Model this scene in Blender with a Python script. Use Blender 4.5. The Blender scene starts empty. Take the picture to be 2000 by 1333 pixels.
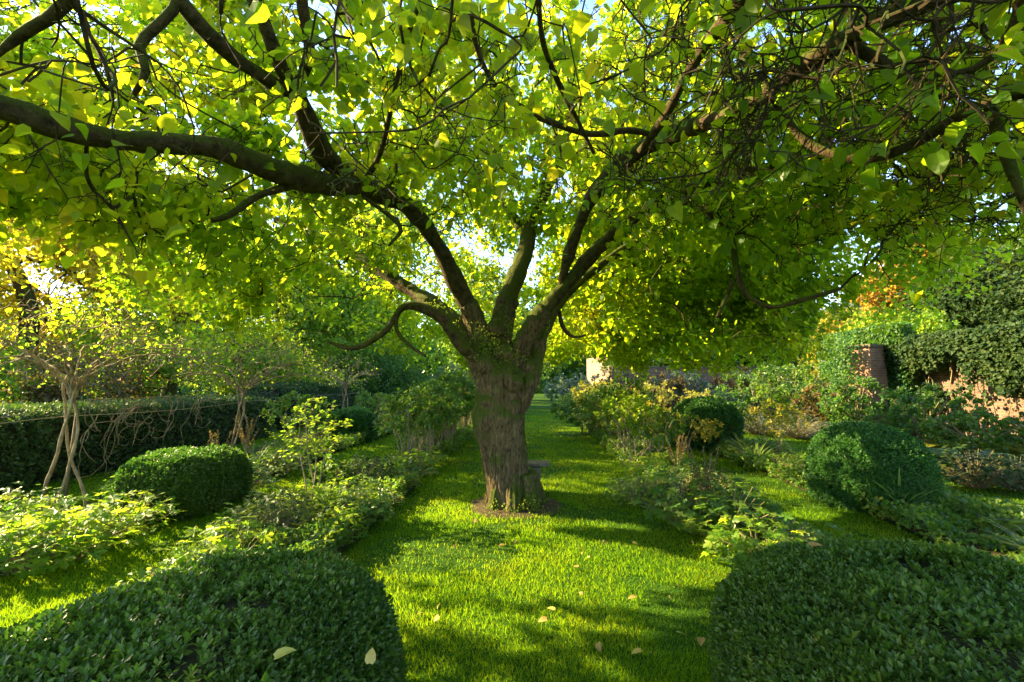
import bpy, math, random
import numpy as np
from mathutils import Matrix, Vector, Euler
random.seed(7)
RNG = np.random.default_rng(7)
rad = math.radians
S = bpy.context.scene
C = S.collection

# ---------------------------------------------------------------- camera, sky, sun, exposure
F_PX = 889.0
CAMZ = 1.6
cam_d = bpy.data.cameras.new('camera'); cam = bpy.data.objects.new('camera', cam_d); C.objects.link(cam)
cam_d.sensor_width = 36.0; cam_d.lens = 36.0 * F_PX / 2000.0
cam_d.clip_start = 0.05; cam_d.clip_end = 1500
cam.location = (0, 0, CAMZ)
cam.rotation_euler = Euler((rad(90 + 5.05), 0, rad(2.9)), 'XYZ')
S.camera = cam
CM = cam.rotation_euler.to_matrix()

SUN_EL, SUN_AZ = 27.0, 168.0          # azimuth of the direction TO the sun, counter-clockwise from +X
SV = np.array([math.cos(rad(SUN_EL)) * math.cos(rad(SUN_AZ)), math.cos(rad(SUN_EL)) * math.sin(rad(SUN_AZ)), math.sin(rad(SUN_EL))])
W = bpy.data.worlds.new('World'); S.world = W; W.use_nodes = True
nt = W.node_tree; nt.nodes.clear()
sky = nt.nodes.new('ShaderNodeTexSky'); sky.sky_type = 'NISHITA'; sky.sun_disc = False
sky.sun_elevation = rad(SUN_EL); sky.sun_rotation = rad(90 - SUN_AZ); sky.air_density = 1.0; sky.dust_density = 0.35; sky.ozone_density = 1.5
bg = nt.nodes.new('ShaderNodeBackground'); bg.inputs[1].default_value = 0.13
wo = nt.nodes.new('ShaderNodeOutputWorld')
nt.links.new(sky.outputs[0], bg.inputs[0]); nt.links.new(bg.outputs[0], wo.inputs[0])
sl = bpy.data.lights.new('sun', 'SUN'); sl.energy = 5.0; sl.angle = rad(0.53); sl.color = (1.0, 0.79, 0.40)
so = bpy.data.objects.new('sun', sl); C.objects.link(so); so.location = (-20, 10, 20)
so.rotation_euler = Vector(SV).to_track_quat('Z', 'Y').to_euler()
S.view_settings.view_transform = 'Standard'; S.view_settings.look = 'None'
S.view_settings.exposure = 2.55; S.view_settings.gamma = 1.0; S.view_settings.use_curve_mapping = False
cy = S.cycles
cy.max_bounces = 12; cy.diffuse_bounces = 8; cy.transmission_bounces = 8; cy.glossy_bounces = 2; cy.transparent_max_bounces = 4
cy.use_denoising = True; cy.caustics_reflective = False; cy.caustics_refractive = False
try: cy.denoiser = 'OPENIMAGEDENOISE'
except Exception: pass

def at(px, py, Y):
    d = CM @ Vector(((px - 1000) / F_PX, (666.5 - py) / F_PX, -1.0))
    t = Y / d.y
    return np.array([d.x * t, Y, CAMZ + d.z * t])
def gnd(px, py, z=0.0):
    d = CM @ Vector(((px - 1000) / F_PX, (666.5 - py) / F_PX, -1.0))
    t = (z - CAMZ) / d.z
    return np.array([d.x * t, d.y * t, z])

# ---------------------------------------------------------------- numpy helpers
def _h(ix, iy, iz, seed):
    n = (ix * 73856093) ^ (iy * 19349663) ^ (iz * 83492791) ^ (seed * 2654435761 & 0xffffffff)
    n = n & 0xffffffff
    n = (n ^ (n >> 13)) * 1274126177 & 0xffffffff
    n = (n ^ (n >> 16)) & 0xffffff
    return n / float(0xffffff)
def vnoise(p, seed=0):
    p = np.asarray(p, dtype=np.float64)
    i = np.floor(p).astype(np.int64); f = p - i; f = f * f * (3 - 2 * f)
    x, y, z = i[:, 0], i[:, 1], i[:, 2]; fx, fy, fz = f[:, 0], f[:, 1], f[:, 2]
    r = 0
    for dx in (0, 1):
        wx = fx if dx else 1 - fx
        for dy in (0, 1):
            wy = fy if dy else 1 - fy
            for dz in (0, 1):
                wz = fz if dz else 1 - fz
                r = r + wx * wy * wz * _h(x + dx, y + dy, z + dz, seed)
    return r
def fbm(p, seed=0, o=3):
    s = 0; a = .5; t = 0
    for k in range(o):
        s = s + a * vnoise(p * 2 ** k, seed + k); t += a; a *= .5
    return s / t

# where sun flecks reach the ground: the foliage is thin along those rays
_su = SV[:2] / np.linalg.norm(SV[:2]); _sv = np.array([-_su[1], _su[0]])
def lit_map(g):
    x, y = g[:, 0], g[:, 1]
    u = g[:, :2] @ _su; v = g[:, :2] @ _sv
    n = fbm(np.stack([u * .42, v * 1.7, np.zeros(len(u))], 1), 11, 3)
    def blob(cx, cy_, rx, ry): return np.exp(-(((x - cx) / rx) ** 2 + ((y - cy_) / ry) ** 2))
    n = n + .02
    n += .30 * blob(-3.6, 2.8, 1.3, 1.5) + .25 * blob(0.1, 4.0, 1.5, .5) + .22 * blob(-1.4, 5.6, .8, .5) + .12 * blob(0.6, 8.5, 1.6, 2.2)
    n += .25 * blob(-4.4, 5.3, .5, .8) + .16 * blob(-1.6, 9, 1.5, 3) + .25 * blob(-4.6, 4.0, 1.0, 1.4) + .15 * blob(2.6, 7.5, 1.5, 2) + .14 * blob(3, 5, 1, 1.2)
    n -= .6 * blob(-1.5, 1.3, 1.2, 1.3) + .6 * blob(1.9, 1.2, 1.6, 1.4) + .35 * blob(1.9, 5.0, 1.3, .7) + .2 * blob(0.2, 2.6, 1.2, .5)
    n -= .25 * blob(4.7, 6.0, 1.0, 1.0) + .25 * blob(-3.5, 6.5, .6, 1.2)
    n += .20 * blob(0.3, 10.5, 2.2, 3.5) + .12 * blob(3.2, 7, 1.0, 3)
    return n
def sun_keep(p, strength=.93, thr=.565):
    g = p - SV[None, :] * (p[:, 2] / SV[2])[:, None]
    l = lit_map(g)
    pr = np.clip((l - thr + .02) / .04, 0, 1) * strength
    pr = np.where((np.abs(g[:, 0]) < 9) & (g[:, 1] < 26) & (g[:, 1] > -1), pr, pr * .35)
    return RNG.random(len(p)) > pr

def shaft_keep(p, x_end, frac=.45, strength=.97):
    """openings on the sunward side of a crown that let shafts of sun reach its inner and far leaves"""
    g = p - SV[None, :] * (p[:, 2] / SV[2])[:, None]
    u = g[:, :2] @ _su; v = g[:, :2] @ _sv
    n = fbm(np.stack([u * .75, v * 1.5, np.zeros(len(u)) + 7], 1), 17, 2)
    lim = x_end + 1.6 * (vnoise(np.stack([u * .9, v * 1.4, u * 0 + 3], 1), 19) - .5)
    inside = (p[:, 0] < lim) & ((g[:, 0] > 3.4) | (g[:, 0] < -7.0))
    thr = np.quantile(n, 1 - frac)
    return ~(inside & (n > thr) & (RNG.random(len(p)) < strength))
def norm(v): return v / np.maximum(np.linalg.norm(v, axis=-1, keepdims=True), 1e-9)
def frames(tip, nrm):
    """rotation matrices whose Y axis is tip and Z axis close to nrm"""
    y = norm(tip); x = norm(np.cross(y, nrm)); z = np.cross(x, y)
    return np.stack([x, y, z], axis=-1)
def rand_dir(n, up=0.0):
    d = norm(RNG.normal(size=(n, 3))); d[:, 2] += up
    return norm(d)

class MB:
    def __init__(s): s.v = []; s.q = []; s.t = []; s.n = 0
    def add(s, v, q=None, t=None):
        s.v.append(np.asarray(v, float))
        if q is not None and len(q): s.q.append(np.asarray(q) + s.n)
        if t is not None and len(t): s.t.append(np.asarray(t) + s.n)
        s.n += len(v)
    def inst(s, tv, tt, R, T, Sc):
        tv = np.asarray(tv, float); tt = np.asarray(tt)
        n = len(T)
        if n == 0: return
        Sc = np.asarray(Sc, float)
        if Sc.ndim == 1: Sc = Sc[:, None]
        loc = tv[None, :, :] * Sc[:, None, :]
        v = np.einsum('nij,nkj->nki', R, loc) + T[:, None, :]
        f = tt[None] + (np.arange(n) * len(tv))[:, None, None]
        if tt.shape[1] == 3: s.add(v.reshape(-1, 3), t=f.reshape(-1, 3))
        else: s.add(v.reshape(-1, 3), q=f.reshape(-1, 4))
    def tube(s, pts, r, sides=8, cap=True, disp=None):
        pts = np.asarray(pts, float); n = len(pts)
        r = np.broadcast_to(np.asarray(r, float), (n,))
        t = np.gradient(pts, axis=0); t = norm(t)
        a = np.eye(3)[np.argmin(np.abs(t.mean(0)))]
        u = np.cross(t[0], a); u /= max(np.linalg.norm(u), 1e-9)
        U = np.empty((n, 3))
        for i in range(n):
            u = u - t[i] * (u @ t[i]); u = u / max(math.sqrt(u @ u), 1e-9); U[i] = u
        V = np.cross(t, U)
        th = np.arange(sides) / sides * 2 * math.pi
        ring = np.cos(th)[None, :, None] * U[:, None] + np.sin(th)[None, :, None] * V[:, None]
        v = pts[:, None] + ring * r[:, None, None]
        if disp is not None:
            k = disp(v.reshape(-1, 3)).reshape(n, sides)
            v = v + ring * k[:, :, None]
        v = v.reshape(-1, 3)
        i = np.arange(n - 1)[:, None] * sides; j = np.arange(sides)[None]; jn = (j + 1) % sides
        q = np.stack([i + j, i + jn, i + sides + jn, i + sides + j], -1).reshape(-1, 4)
        tt = None
        if cap:
            v = np.vstack([v, pts[0], pts[-1]]); b = n * sides
            jj = np.arange(sides); jj2 = (jj + 1) % sides
            t1 = np.stack([np.full(sides, b), jj2, jj], 1); o = (n - 1) * sides
            t2 = np.stack([np.full(sides, b + 1), o + jj, o + jj2], 1); tt = np.vstack([t1, t2])
        s.add(v, q, tt)
    def box(s, lo, hi, M=None):
        lo = np.array(lo, float); hi = np.array(hi, float)
        v = np.array([[x, y, z] for z in (lo[2], hi[2]) for y in (lo[1], hi[1]) for x in (lo[0], hi[0])])
        if M is not None: v = v @ np.array(M).T
        s.add(v, [[0, 2, 3, 1], [4, 5, 7, 6], [0, 1, 5, 4], [2, 6, 7, 3], [0, 4, 6, 2], [1, 3, 7, 5]])
    def mesh(s, name, smooth=False):
        v = np.vstack(s.v) if s.v else np.zeros((0, 3))
        q = np.vstack(s.q) if s.q else np.zeros((0, 4), int); t = np.vstack(s.t) if s.t else np.zeros((0, 3), int)
        me = bpy.data.meshes.new(name)
        me.vertices.add(len(v)); me.vertices.foreach_set('co', v.astype(np.float32).ravel())
        li = np.concatenate([q.ravel(), t.ravel()]).astype(np.int32)
        me.loops.add(len(li)); me.loops.foreach_set('vertex_index', li)
        tot = np.concatenate([np.full(len(q), 4), np.full(len(t), 3)]).astype(np.int32)
        st = np.concatenate([[0], np.cumsum(tot)[:-1]]).astype(np.int32) if len(tot) else np.zeros(0, np.int32)
        me.polygons.add(len(tot)); me.polygons.foreach_set('loop_start', st)
        try: me.polygons.foreach_set('loop_total', tot)
        except Exception: pass
        me.polygons.foreach_set('use_smooth', np.full(len(tot), bool(smooth)))
        me.update(calc_edges=True)
        return me
    def build(s, name, mat, parent=None, smooth=False, **kw):
        o = bpy.data.objects.new(name, s.mesh(name, smooth)); C.objects.link(o)
        if mat: o.data.materials.append(mat)
        if parent is not None: o.parent = parent
        if kw: tag(o, **kw)
        return o
def tag(o, label=None, cat=None, group=None, kind=None):
    if label: o['label'] = label
    if cat: o['category'] = cat
    if group: o['group'] = group
    if kind: o['kind'] = kind
    return o
def empty(name, loc=(0, 0, 0), rz=0.0, **kw):
    o = bpy.data.objects.new(name, None); C.objects.link(o); o.location = loc; o.rotation_euler = (0, 0, rz)
    o.empty_display_size = .2
    return tag(o, **kw)
def copy_tree(root, loc, rz=0.0, sc=1.0, **kw):
    r = root.copy(); C.objects.link(r); r.location = loc; r.rotation_euler = (0, 0, rz)
    r.scale = sc if hasattr(sc, '__len__') else (sc, sc, sc)
    for ch in list(root.children):
        c = ch.copy(); C.objects.link(c); c.parent = r
        for g in list(ch.children):
            d = g.copy(); C.objects.link(d); d.parent = c
    return tag(r, **kw)

# ---------------------------------------------------------------- materials
def _nt(name):
    m = bpy.data.materials.new(name); m.use_nodes = True; n = m.node_tree; n.nodes.clear()
    return m, n, n.nodes.new, n.links.new
def ramp(n, pts):
    r = n.nodes.new('ShaderNodeValToRGB'); e = r.color_ramp.elements
    while len(e) > 1: e.remove(e[-1])
    e[0].position = pts[0][0]; e[0].color = (*pts[0][1], 1)
    for p, c in pts[1:]:
        x = e.new(p); x.color = (*c, 1)
    return r
def leaf_mat(name, cols, tcols, trans=.5, rough=.45, spec=.4, patch=1.2, patchamt=.35, obj=False):
    """leaf colour per leaf (random per island) shifted by slow patches; translucent"""
    m, n, N, L = _nt(name)
    g = N('ShaderNodeNewGeometry'); tc = N('ShaderNodeTexCoord')
    no = N('ShaderNodeTexNoise'); no.inputs['Scale'].default_value = patch; no.inputs['Detail'].default_value = 2
    L(tc.outputs['Object'], no.inputs['Vector'])
    mx = N('ShaderNodeMix'); mx.data_type = 'FLOAT'; mx.inputs[0].default_value = patchamt
    sc = N('ShaderNodeMapRange'); sc.inputs[1].default_value = .3; sc.inputs[2].default_value = .7
    L(no.outputs['Fac'], sc.inputs[0]); L((N('ShaderNodeObjectInfo').outputs['Random'] if obj else g.outputs['Random Per Island']), mx.inputs[2]); L(sc.outputs[0], mx.inputs[3])
    r1 = ramp(n, cols); r2 = ramp(n, tcols)
    L(mx.outputs[0], r1.inputs[0]); L(mx.outputs[0], r2.inputs[0])
    p = N('ShaderNodeBsdfPrincipled'); p.inputs['Roughness'].default_value = rough; p.inputs['Specular IOR Level'].default_value = spec
    L(r1.outputs[0], p.inputs['Base Color'])
    t = N('ShaderNodeBsdfTranslucent'); L(r2.outputs[0], t.inputs['Color'])
    ms = N('ShaderNodeMixShader'); ms.inputs[0].default_value = trans
    L(p.outputs[0], ms.inputs[1]); L(t.outputs[0], ms.inputs[2])
    o = N('ShaderNodeOutputMaterial'); L(ms.outputs[0], o.inputs[0])
    return m
def bark_mat(name, c1, c2, moss=None, mossamt=.5, scale=(9, 9, 2.2), bump=.6, dist=.03, warm=None):
    m, n, N, L = _nt(name)
    tc = N('ShaderNodeTexCoord'); mp = N('ShaderNodeMapping'); mp.inputs['Scale'].default_value = scale
    L(tc.outputs['Object'], mp.inputs['Vector'])
    a = N('ShaderNodeTexNoise'); a.inputs['Scale'].default_value = 2.2; a.inputs['Detail'].default_value = 8; a.inputs['Roughness'].default_value = .65
    L(mp.outputs[0], a.inputs['Vector'])
    r = ramp(n, [(.32, c1), (.62, c2)]); L(a.outputs['Fac'], r.inputs[0])
    col = r.outputs[0]
    f = N('ShaderNodeTexNoise'); f.inputs['Scale'].default_value = 70; f.inputs['Detail'].default_value = 4; L(tc.outputs['Object'], f.inputs['Vector'])
    if moss:
        g = N('ShaderNodeNewGeometry'); sp = N('ShaderNodeSeparateXYZ'); L(g.outputs['Normal'], sp.inputs[0])
        b = N('ShaderNodeTexNoise'); b.inputs['Scale'].default_value = 3.0; b.inputs['Detail'].default_value = 6; L(tc.outputs['Object'], b.inputs['Vector'])
        ad = N('ShaderNodeMath'); ad.operation = 'MULTIPLY_ADD'; ad.inputs[1].default_value = .35; L(sp.outputs[2], ad.inputs[0]); L(b.outputs['Fac'], ad.inputs[2])
        mr = N('ShaderNodeMapRange'); mr.inputs[1].default_value = .66 - .3 * mossamt; mr.inputs[2].default_value = .84 - .3 * mossamt
        L(ad.outputs[0], mr.inputs[0])
        r2 = ramp(n, [(.3, tuple(x * .6 for x in moss)), (.7, moss)]); L(f.outputs['Fac'], r2.inputs[0])
        mm = N('ShaderNodeMix'); mm.data_type = 'RGBA'; L(mr.outputs[0], mm.inputs[0]); L(col, mm.inputs[6]); L(r2.outputs[0], mm.inputs[7]); col = mm.outputs[2]
    p = N('ShaderNodeBsdfPrincipled'); p.inputs['Roughness'].default_value = .9; p.inputs['Specular IOR Level'].default_value = .15
    L(col, p.inputs['Base Color'])
    ad2 = N('ShaderNodeMath'); ad2.operation = 'MULTIPLY_ADD'; ad2.inputs[1].default_value = .3; L(f.outputs['Fac'], ad2.inputs[0]); L(a.outputs['Fac'], ad2.inputs[2])
    bp = N('ShaderNodeBump'); bp.inputs['Strength'].default_value = bump; bp.inputs['Distance'].default_value = dist; L(ad2.outputs[0], bp.inputs['Height'])
    L(bp.outputs[0], p.inputs['Normal'])
    o = N('ShaderNodeOutputMaterial'); L(p.outputs[0], o.inputs[0])
    return m
def noise_mat(name, pts, scale=4.0, rough=.9, bump=.3, detail=8, dist=.02):
    m, n, N, L = _nt(name)
    tc = N('ShaderNodeTexCoord'); a = N('ShaderNodeTexNoise'); a.inputs['Scale'].default_value = scale; a.inputs['Detail'].default_value = detail
    a.inputs['Roughness'].default_value = .65
    L(tc.outputs['Object'], a.inputs['Vector']); r = ramp(n, pts); L(a.outputs['Fac'], r.inputs[0])
    p = N('ShaderNodeBsdfPrincipled'); p.inputs['Roughness'].default_value = rough; p.inputs['Specular IOR Level'].default_value = .2
    L(r.outputs[0], p.inputs['Base Color'])
    bp = N('ShaderNodeBump'); bp.inputs['Strength'].default_value = bump; bp.inputs['Distance'].default_value = dist; L(a.outputs['Fac'], bp.inputs['Height']); L(bp.outputs[0], p.inputs['Normal'])
    o = N('ShaderNodeOutputMaterial'); L(p.outputs[0], o.inputs[0])
    return m
def brick_mat(name, a1, a2, mortar, scale=1.0):
    m, n, N, L = _nt(name)
    tc = N('ShaderNodeTexCoord'); sp = N('ShaderNodeSeparateXYZ'); L(tc.outputs['Object'], sp.inputs[0])
    ad = N('ShaderNodeMath'); ad.operation = 'ADD'; L(sp.outputs[0], ad.inputs[0]); L(sp.outputs[1], ad.inputs[1])
    cb = N('ShaderNodeCombineXYZ'); L(ad.outputs[0], cb.inputs[0]); L(sp.outputs[2], cb.inputs[1])
    b = N('ShaderNodeTexBrick'); b.inputs['Scale'].default_value = scale; b.inputs['Brick Width'].default_value = .225; b.inputs['Row Height'].default_value = .075
    b.inputs['Mortar Size'].default_value = .008; b.inputs['Color1'].default_value = (*a1, 1); b.inputs['Color2'].default_value = (*a2, 1); b.inputs['Mortar'].default_value = (*mortar, 1)
    L(cb.outputs[0], b.inputs['Vector'])
    no = N('ShaderNodeTexNoise'); no.inputs['Scale'].default_value = 2.2; no.inputs['Detail'].default_value = 8; L(tc.outputs['Object'], no.inputs['Vector'])
    hs = N('ShaderNodeMix'); hs.data_type = 'RGBA'; hs.blend_type = 'MULTIPLY'; hs.inputs[0].default_value = .7
    r = ramp(n, [(.35, (.45, .45, .42)), (.65, (1, 1, 1))]); L(no.outputs['Fac'], r.inputs[0]); L(b.outputs['Color'], hs.inputs[6]); L(r.outputs[0], hs.inputs[7])
    p = N('ShaderNodeBsdfPrincipled'); p.inputs['Roughness'].default_value = .9; L(hs.outputs[2], p.inputs['Base Color'])
    bp = N('ShaderNodeBump'); bp.inputs['Strength'].default_value = .6; bp.inputs['Distance'].default_value = .01; bp.invert = True; L(b.outputs['Fac'], bp.inputs['Height']); L(bp.outputs[0], p.inputs['Normal'])
    o = N('ShaderNodeOutputMaterial'); L(p.outputs[0], o.inputs[0])
    return m

M = {}
M['crown'] = leaf_mat('tree_leaf', [(0, (.03, .08, .007)), (.5, (.060, .140, .010)), (.9, (.13, .20, .015)), (1, (.26, .24, .03))],
                      [(0, (.26, .52, .010)), (.4, (.50, .69, .014)), (.85, (.78, .76, .02)), (1, (.92, .64, .03))], trans=.68, rough=.42, patch=.5, patchamt=.5)
M['gold'] = leaf_mat('golden_leaf', [(0, (.12, .16, .01)), (.6, (.30, .25, .015)), (1, (.36, .20, .02))],
                     [(0, (.50, .64, .02)), (.6, (.85, .74, .03)), (1, (.85, .52, .04))], trans=.6)
M['orange'] = leaf_mat('orange_leaf', [(0, (.14, .16, .02)), (.5, (.30, .20, .03)), (1, (.36, .15, .04))],
                       [(0, (.5, .55, .03)), (.5, (.80, .56, .05)), (1, (.80, .36, .07))], trans=.5)
M['lime'] = leaf_mat('lime_leaf', [(0, (.04, .12, .01)), (.5, (.09, .19, .015)), (1, (.20, .26, .02))],
                     [(0, (.25, .50, .02)), (.5, (.45, .62, .03)), (1, (.70, .68, .04))], trans=.55)
M['green'] = leaf_mat('green_leaf', [(0, (.018, .06, .012)), (.5, (.04, .11, .018)), (1, (.09, .16, .025))],
                      [(0, (.08, .26, .02)), (.5, (.20, .42, .03)), (1, (.42, .5, .04))], trans=.4)
M['dark'] = leaf_mat('dark_leaf', [(0, (.012, .032, .010)), (.5, (.026, .058, .014)), (1, (.06, .085, .02))],
                     [(0, (.05, .14, .02)), (1, (.2, .26, .03))], trans=.25, rough=.6, spec=.2)
M['bronze'] = leaf_mat('bronze_leaf', [(0, (.03, .03, .012)), (.5, (.07, .06, .018)), (1, (.16, .09, .03))],
                       [(0, (.15, .16, .03)), (1, (.45, .28, .05))], trans=.35)
M['grey'] = leaf_mat('greygreen_leaf', [(0, (.07, .12, .07)), (.5, (.12, .17, .10)), (1, (.22, .24, .15))],
                     [(0, (.15, .30, .12)), (1, (.40, .46, .2))], trans=.3)
M['box'] = leaf_mat('box_leaf', [(0, (.020, .050, .006)), (.5, (.046, .09, .009)), (.93, (.10, .15, .014)), (.985, (.17, .16, .03)), (1, (.22, .14, .05))],
                    [(0, (.05, .20, .02)), (1, (.2, .42, .03))], trans=.28, rough=.42, spec=.32, patch=2.5)
M['yew'] = leaf_mat('yew_leaf', [(0, (.012, .055, .012)), (.5, (.025, .09, .016)), (1, (.06, .16, .02))],
                    [(0, (.06, .24, .02)), (1, (.2, .5, .03))], trans=.28, rough=.5, patch=2.0)
M['hedge'] = leaf_mat('hedge_leaf', [(0, (.014, .04, .010)), (.5, (.03, .07, .015)), (1, (.08, .12, .03))],
                      [(0, (.06, .2, .02)), (1, (.3, .4, .05))], trans=.25, rough=.4)
M['peren'] = leaf_mat('perennial_leaf', [(0, (.025, .08, .014)), (.5, (.06, .13, .02)), (.9, (.14, .19, .03)), (1, (.3, .26, .05))],
                      [(0, (.10, .32, .02)), (.5, (.28, .48, .03)), (1, (.6, .6, .06))], trans=.42, rough=.4, patch=3)
M['yellowpl'] = leaf_mat('yellow_plant_leaf', [(0, (.10, .14, .02)), (.5, (.22, .22, .02)), (1, (.36, .26, .03))],
                         [(0, (.4, .5, .03)), (1, (.8, .62, .05))], trans=.45)
M['strap'] = leaf_mat('strap_leaf', [(0, (.05, .12, .02)), (.5, (.12, .19, .04)), (1, (.28, .26, .09))],
                      [(0, (.2, .42, .04)), (1, (.55, .55, .12))], trans=.4)
M['grass'] = leaf_mat('grass_blade', [(0, (.036, .095, .004)), (.5, (.058, .148, .006)), (1, (.16, .19, .008))],
                      [(0, (.20, .46, .004)), (.5, (.38, .60, .006)), (1, (.66, .66, .02))], trans=.5, rough=.6, spec=.10, patch=.9, patchamt=.55)
M['fallen'] = leaf_mat('fallen_leaf', [(0, (.16, .09, .04)), (.25, (.42, .26, .08)), (.6, (.50, .38, .09)), (1, (.36, .38, .08))], [(0, (.4, .25, .1)), (1, (.6, .45, .06))], trans=.25, patch=30, patchamt=.3, obj=True)
M['bark'] = bark_mat('trunk_bark', (.022, .016, .008), (.18, .125, .062), moss=(.075, .10, .012), mossamt=.60, scale=(15, 15, 5.0), bump=1.0, dist=.05)
M['limb'] = bark_mat('limb_bark', (.018, .013, .007), (.11, .074, .036), moss=(.075, .09, .012), mossamt=.85, scale=(7, 7, 7), bump=1.0, dist=.035)
M['twig'] = bark_mat('twig_bark', (.016, .011, .006), (.075, .05, .025), moss=(.05, .065, .012), mossamt=.45, scale=(8, 8, 8), bump=.5, dist=.01)
M['paletwig'] = bark_mat('pale_stem_bark', (.12, .085, .045), (.34, .25, .14), scale=(10, 10, 4), bump=.4, dist=.01)
M['deadstem'] = noise_mat('dead_stem', [(.3, (.13, .10, .05)), (.7, (.30, .24, .13))], 20)
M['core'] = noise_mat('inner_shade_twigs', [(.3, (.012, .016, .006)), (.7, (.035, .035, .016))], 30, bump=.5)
M['soil'] = noise_mat('bed_soil', [(.3, (.03, .02, .011)), (.55, (.07, .048, .026)), (.75, (.14, .09, .045))], 14, bump=.8, dist=.04)
M['stone'] = noise_mat('bench_stone', [(.3, (.07, .06, .035)), (.7, (.18, .15, .10))], 9, bump=.5)
M['wood'] = noise_mat('stake_wood', [(.3, (.10, .07, .04)), (.7, (.24, .17, .10))], 12)
M['wire'] = noise_mat('wire_metal', [(.3, (.25, .2, .12)), (.7, (.4, .33, .2))], 12)
M['brick'] = brick_mat('garden_brick', (.24, .11, .07), (.13, .075, .055), (.20, .17, .13))
M['pierbrick'] = brick_mat('pier_brick', (.40, .18, .10), (.24, .11, .07), (.34, .27, .19))
M['housebrick'] = brick_mat('house_brick', (.50, .30, .19), (.42, .24, .15), (.5, .42, .32))
M['roof'] = noise_mat('roof_tile', [(.3, (.11, .07, .06)), (.7, (.22, .15, .12))], 6)
M['pane'] = noise_mat('window_glass', [(.3, (.03, .035, .04)), (.7, (.06, .07, .08))], 3, rough=.15, bump=0)
M['white'] = noise_mat('white_paint', [(.3, (.6, .58, .52)), (.7, (.75, .72, .66))], 3, rough=.5)

def ground_mat():
    m, n, N, L = _nt('lawn_soil')
    tc = N('ShaderNodeTexCoord')
    a = N('ShaderNodeTexNoise'); a.inputs['Scale'].default_value = .8; a.inputs['Detail'].default_value = 8; a.inputs['Roughness'].default_value = .6
    b = N('ShaderNodeTexNoise'); b.inputs['Scale'].default_value = 45; b.inputs['Detail'].default_value = 6
    L(tc.outputs['Object'], a.inputs['Vector']); L(tc.outputs['Object'], b.inputs['Vector'])
    r1 = ramp(n, [(.3, (.022, .07, .004)), (.6, (.045, .11, .006)), (.8, (.09, .12, .012))]); L(a.outputs['Fac'], r1.inputs[0])
    r2 = ramp(n, [(.3, (.45, .45, .45)), (.7, (1.15, 1.15, 1.0))]); L(b.outputs['Fac'], r2.inputs[0])
    mm = N('ShaderNodeMix'); mm.data_type = 'RGBA'; mm.blend_type = 'MULTIPLY'; mm.inputs[0].default_value = 1
    L(r1.outputs[0], mm.inputs[6]); L(r2.outputs[0], mm.inputs[7])
    p = N('ShaderNodeBsdfPrincipled'); p.inputs['Roughness'].default_value = .95; p.inputs['Specular IOR Level'].default_value = .1
    L(mm.outputs[2], p.inputs['Base Color'])
    bp = N('ShaderNodeBump'); bp.inputs['Strength'].default_value = .7; bp.inputs['Distance'].default_value = .03; L(b.outputs['Fac'], bp.inputs['Height']); L(bp.outputs[0], p.inputs['Normal'])
    o = N('ShaderNodeOutputMaterial'); L(p.outputs[0], o.inputs[0])
    return m
M['ground'] = ground_mat()

# ---------------------------------------------------------------- leaf templates (length along +Y, unit length)
def T_heart():
    v = [(0, 0, 0), (0, .48, 0), (0, 1.0, -.12)]
    side = [(.26, -.07, .03), (.46, .16, .09), (.43, .50, .08), (.22, .80, -.01)]
    v += side + [(-x, y, z) for x, y, z in side]
    f = [(0, 3, 4), (0, 4, 1), (4, 5, 1), (5, 6, 1), (6, 2, 1)]
    g = [(0, 8, 7), (0, 1, 8), (8, 1, 9), (9, 1, 10), (10, 1, 2)]
    return np.array(v, float), np.array(f + g)
def T_leaf(w=.38, droop=-.1, fold=.07):
    v = [(0, 0, 0), (0, 1, droop), (w, .30, fold), (w * .85, .66, fold), (-w, .30, fold), (-w * .85, .66, fold)]
    return np.array(v, float), np.array([(0, 2, 3), (0, 3, 1), (0, 5, 4), (0, 1, 5)])
def T_small(w=.3):
    v = [(0, 0, 0), (w, .5, .06), (0, 1, -.05), (-w, .5, .06)]
    return np.array(v, float), np.array([(0, 1, 2), (0, 2, 3)])
def T_lobed():
    v = [(0, .38, 0)]
    k = 5; out = []
    for i in range(k):
        a = rad(-125 + 250 * i / (k - 1)); w = rad(19)
        L1 = .62 if i == 2 else (.55 if i in (1, 3) else .42)
        for da, l in ((-w, L1 * .75), (0, L1), (w, L1 * .75)):
            out.append((math.sin(a + da) * l, .38 + math.cos(a + da) * l, .07 * ((len(out)) % 3 == 1) - .10 * l))
        if i < k - 1:
            a2 = a + rad(250 / (k - 1) / 2); out.append((math.sin(a2) * .24, .38 + math.cos(a2) * .24, 0))
    v += out; n = len(out)
    f = [(0, 1 + i + 1, 1 + i) for i in range(n - 1)]
    return np.array(v, float), np.array(f)
def T_blade(w=.05, bend=.25, seg=3):
    v = []; f = []
    for i in range(seg + 1):
        t = i / seg; ww = w * (1 - t ** 2.2) + .002
        y = t; z = -bend * t * t
        v += [(-ww, y, z), (ww, y, z)]
    for i in range(seg):
        a = 2 * i; f += [(a, a + 1, a + 3), (a, a + 3, a + 2)]
    return np.array(v, float), np.array(f)
def T_sprig(n=7, w=.30, L=.55, seed=0):
    """a shoot along +Z carrying small leaves, unit height"""
    r = np.random.default_rng(seed); V = []; F = []; sv, sf = T_small(w)
    for i in range(n):
        h = .15 + .75 * i / (n - 1); a = i * 2.4 + r.random(); el = .35 + .9 * (i / n) ** 1.5
        d = np.array([math.cos(a) * math.cos(el), math.sin(a) * math.cos(el), math.sin(el)])
        R = frames(d[None], np.array([[r.normal() * .3, r.normal() * .3, 1.0]]))[0]
        vv = (sv * L) @ R.T + np.array([0, 0, h]); F.append(sf + len(V) * 4); V.append(vv)
    return np.vstack(V), np.vstack(F)
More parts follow.
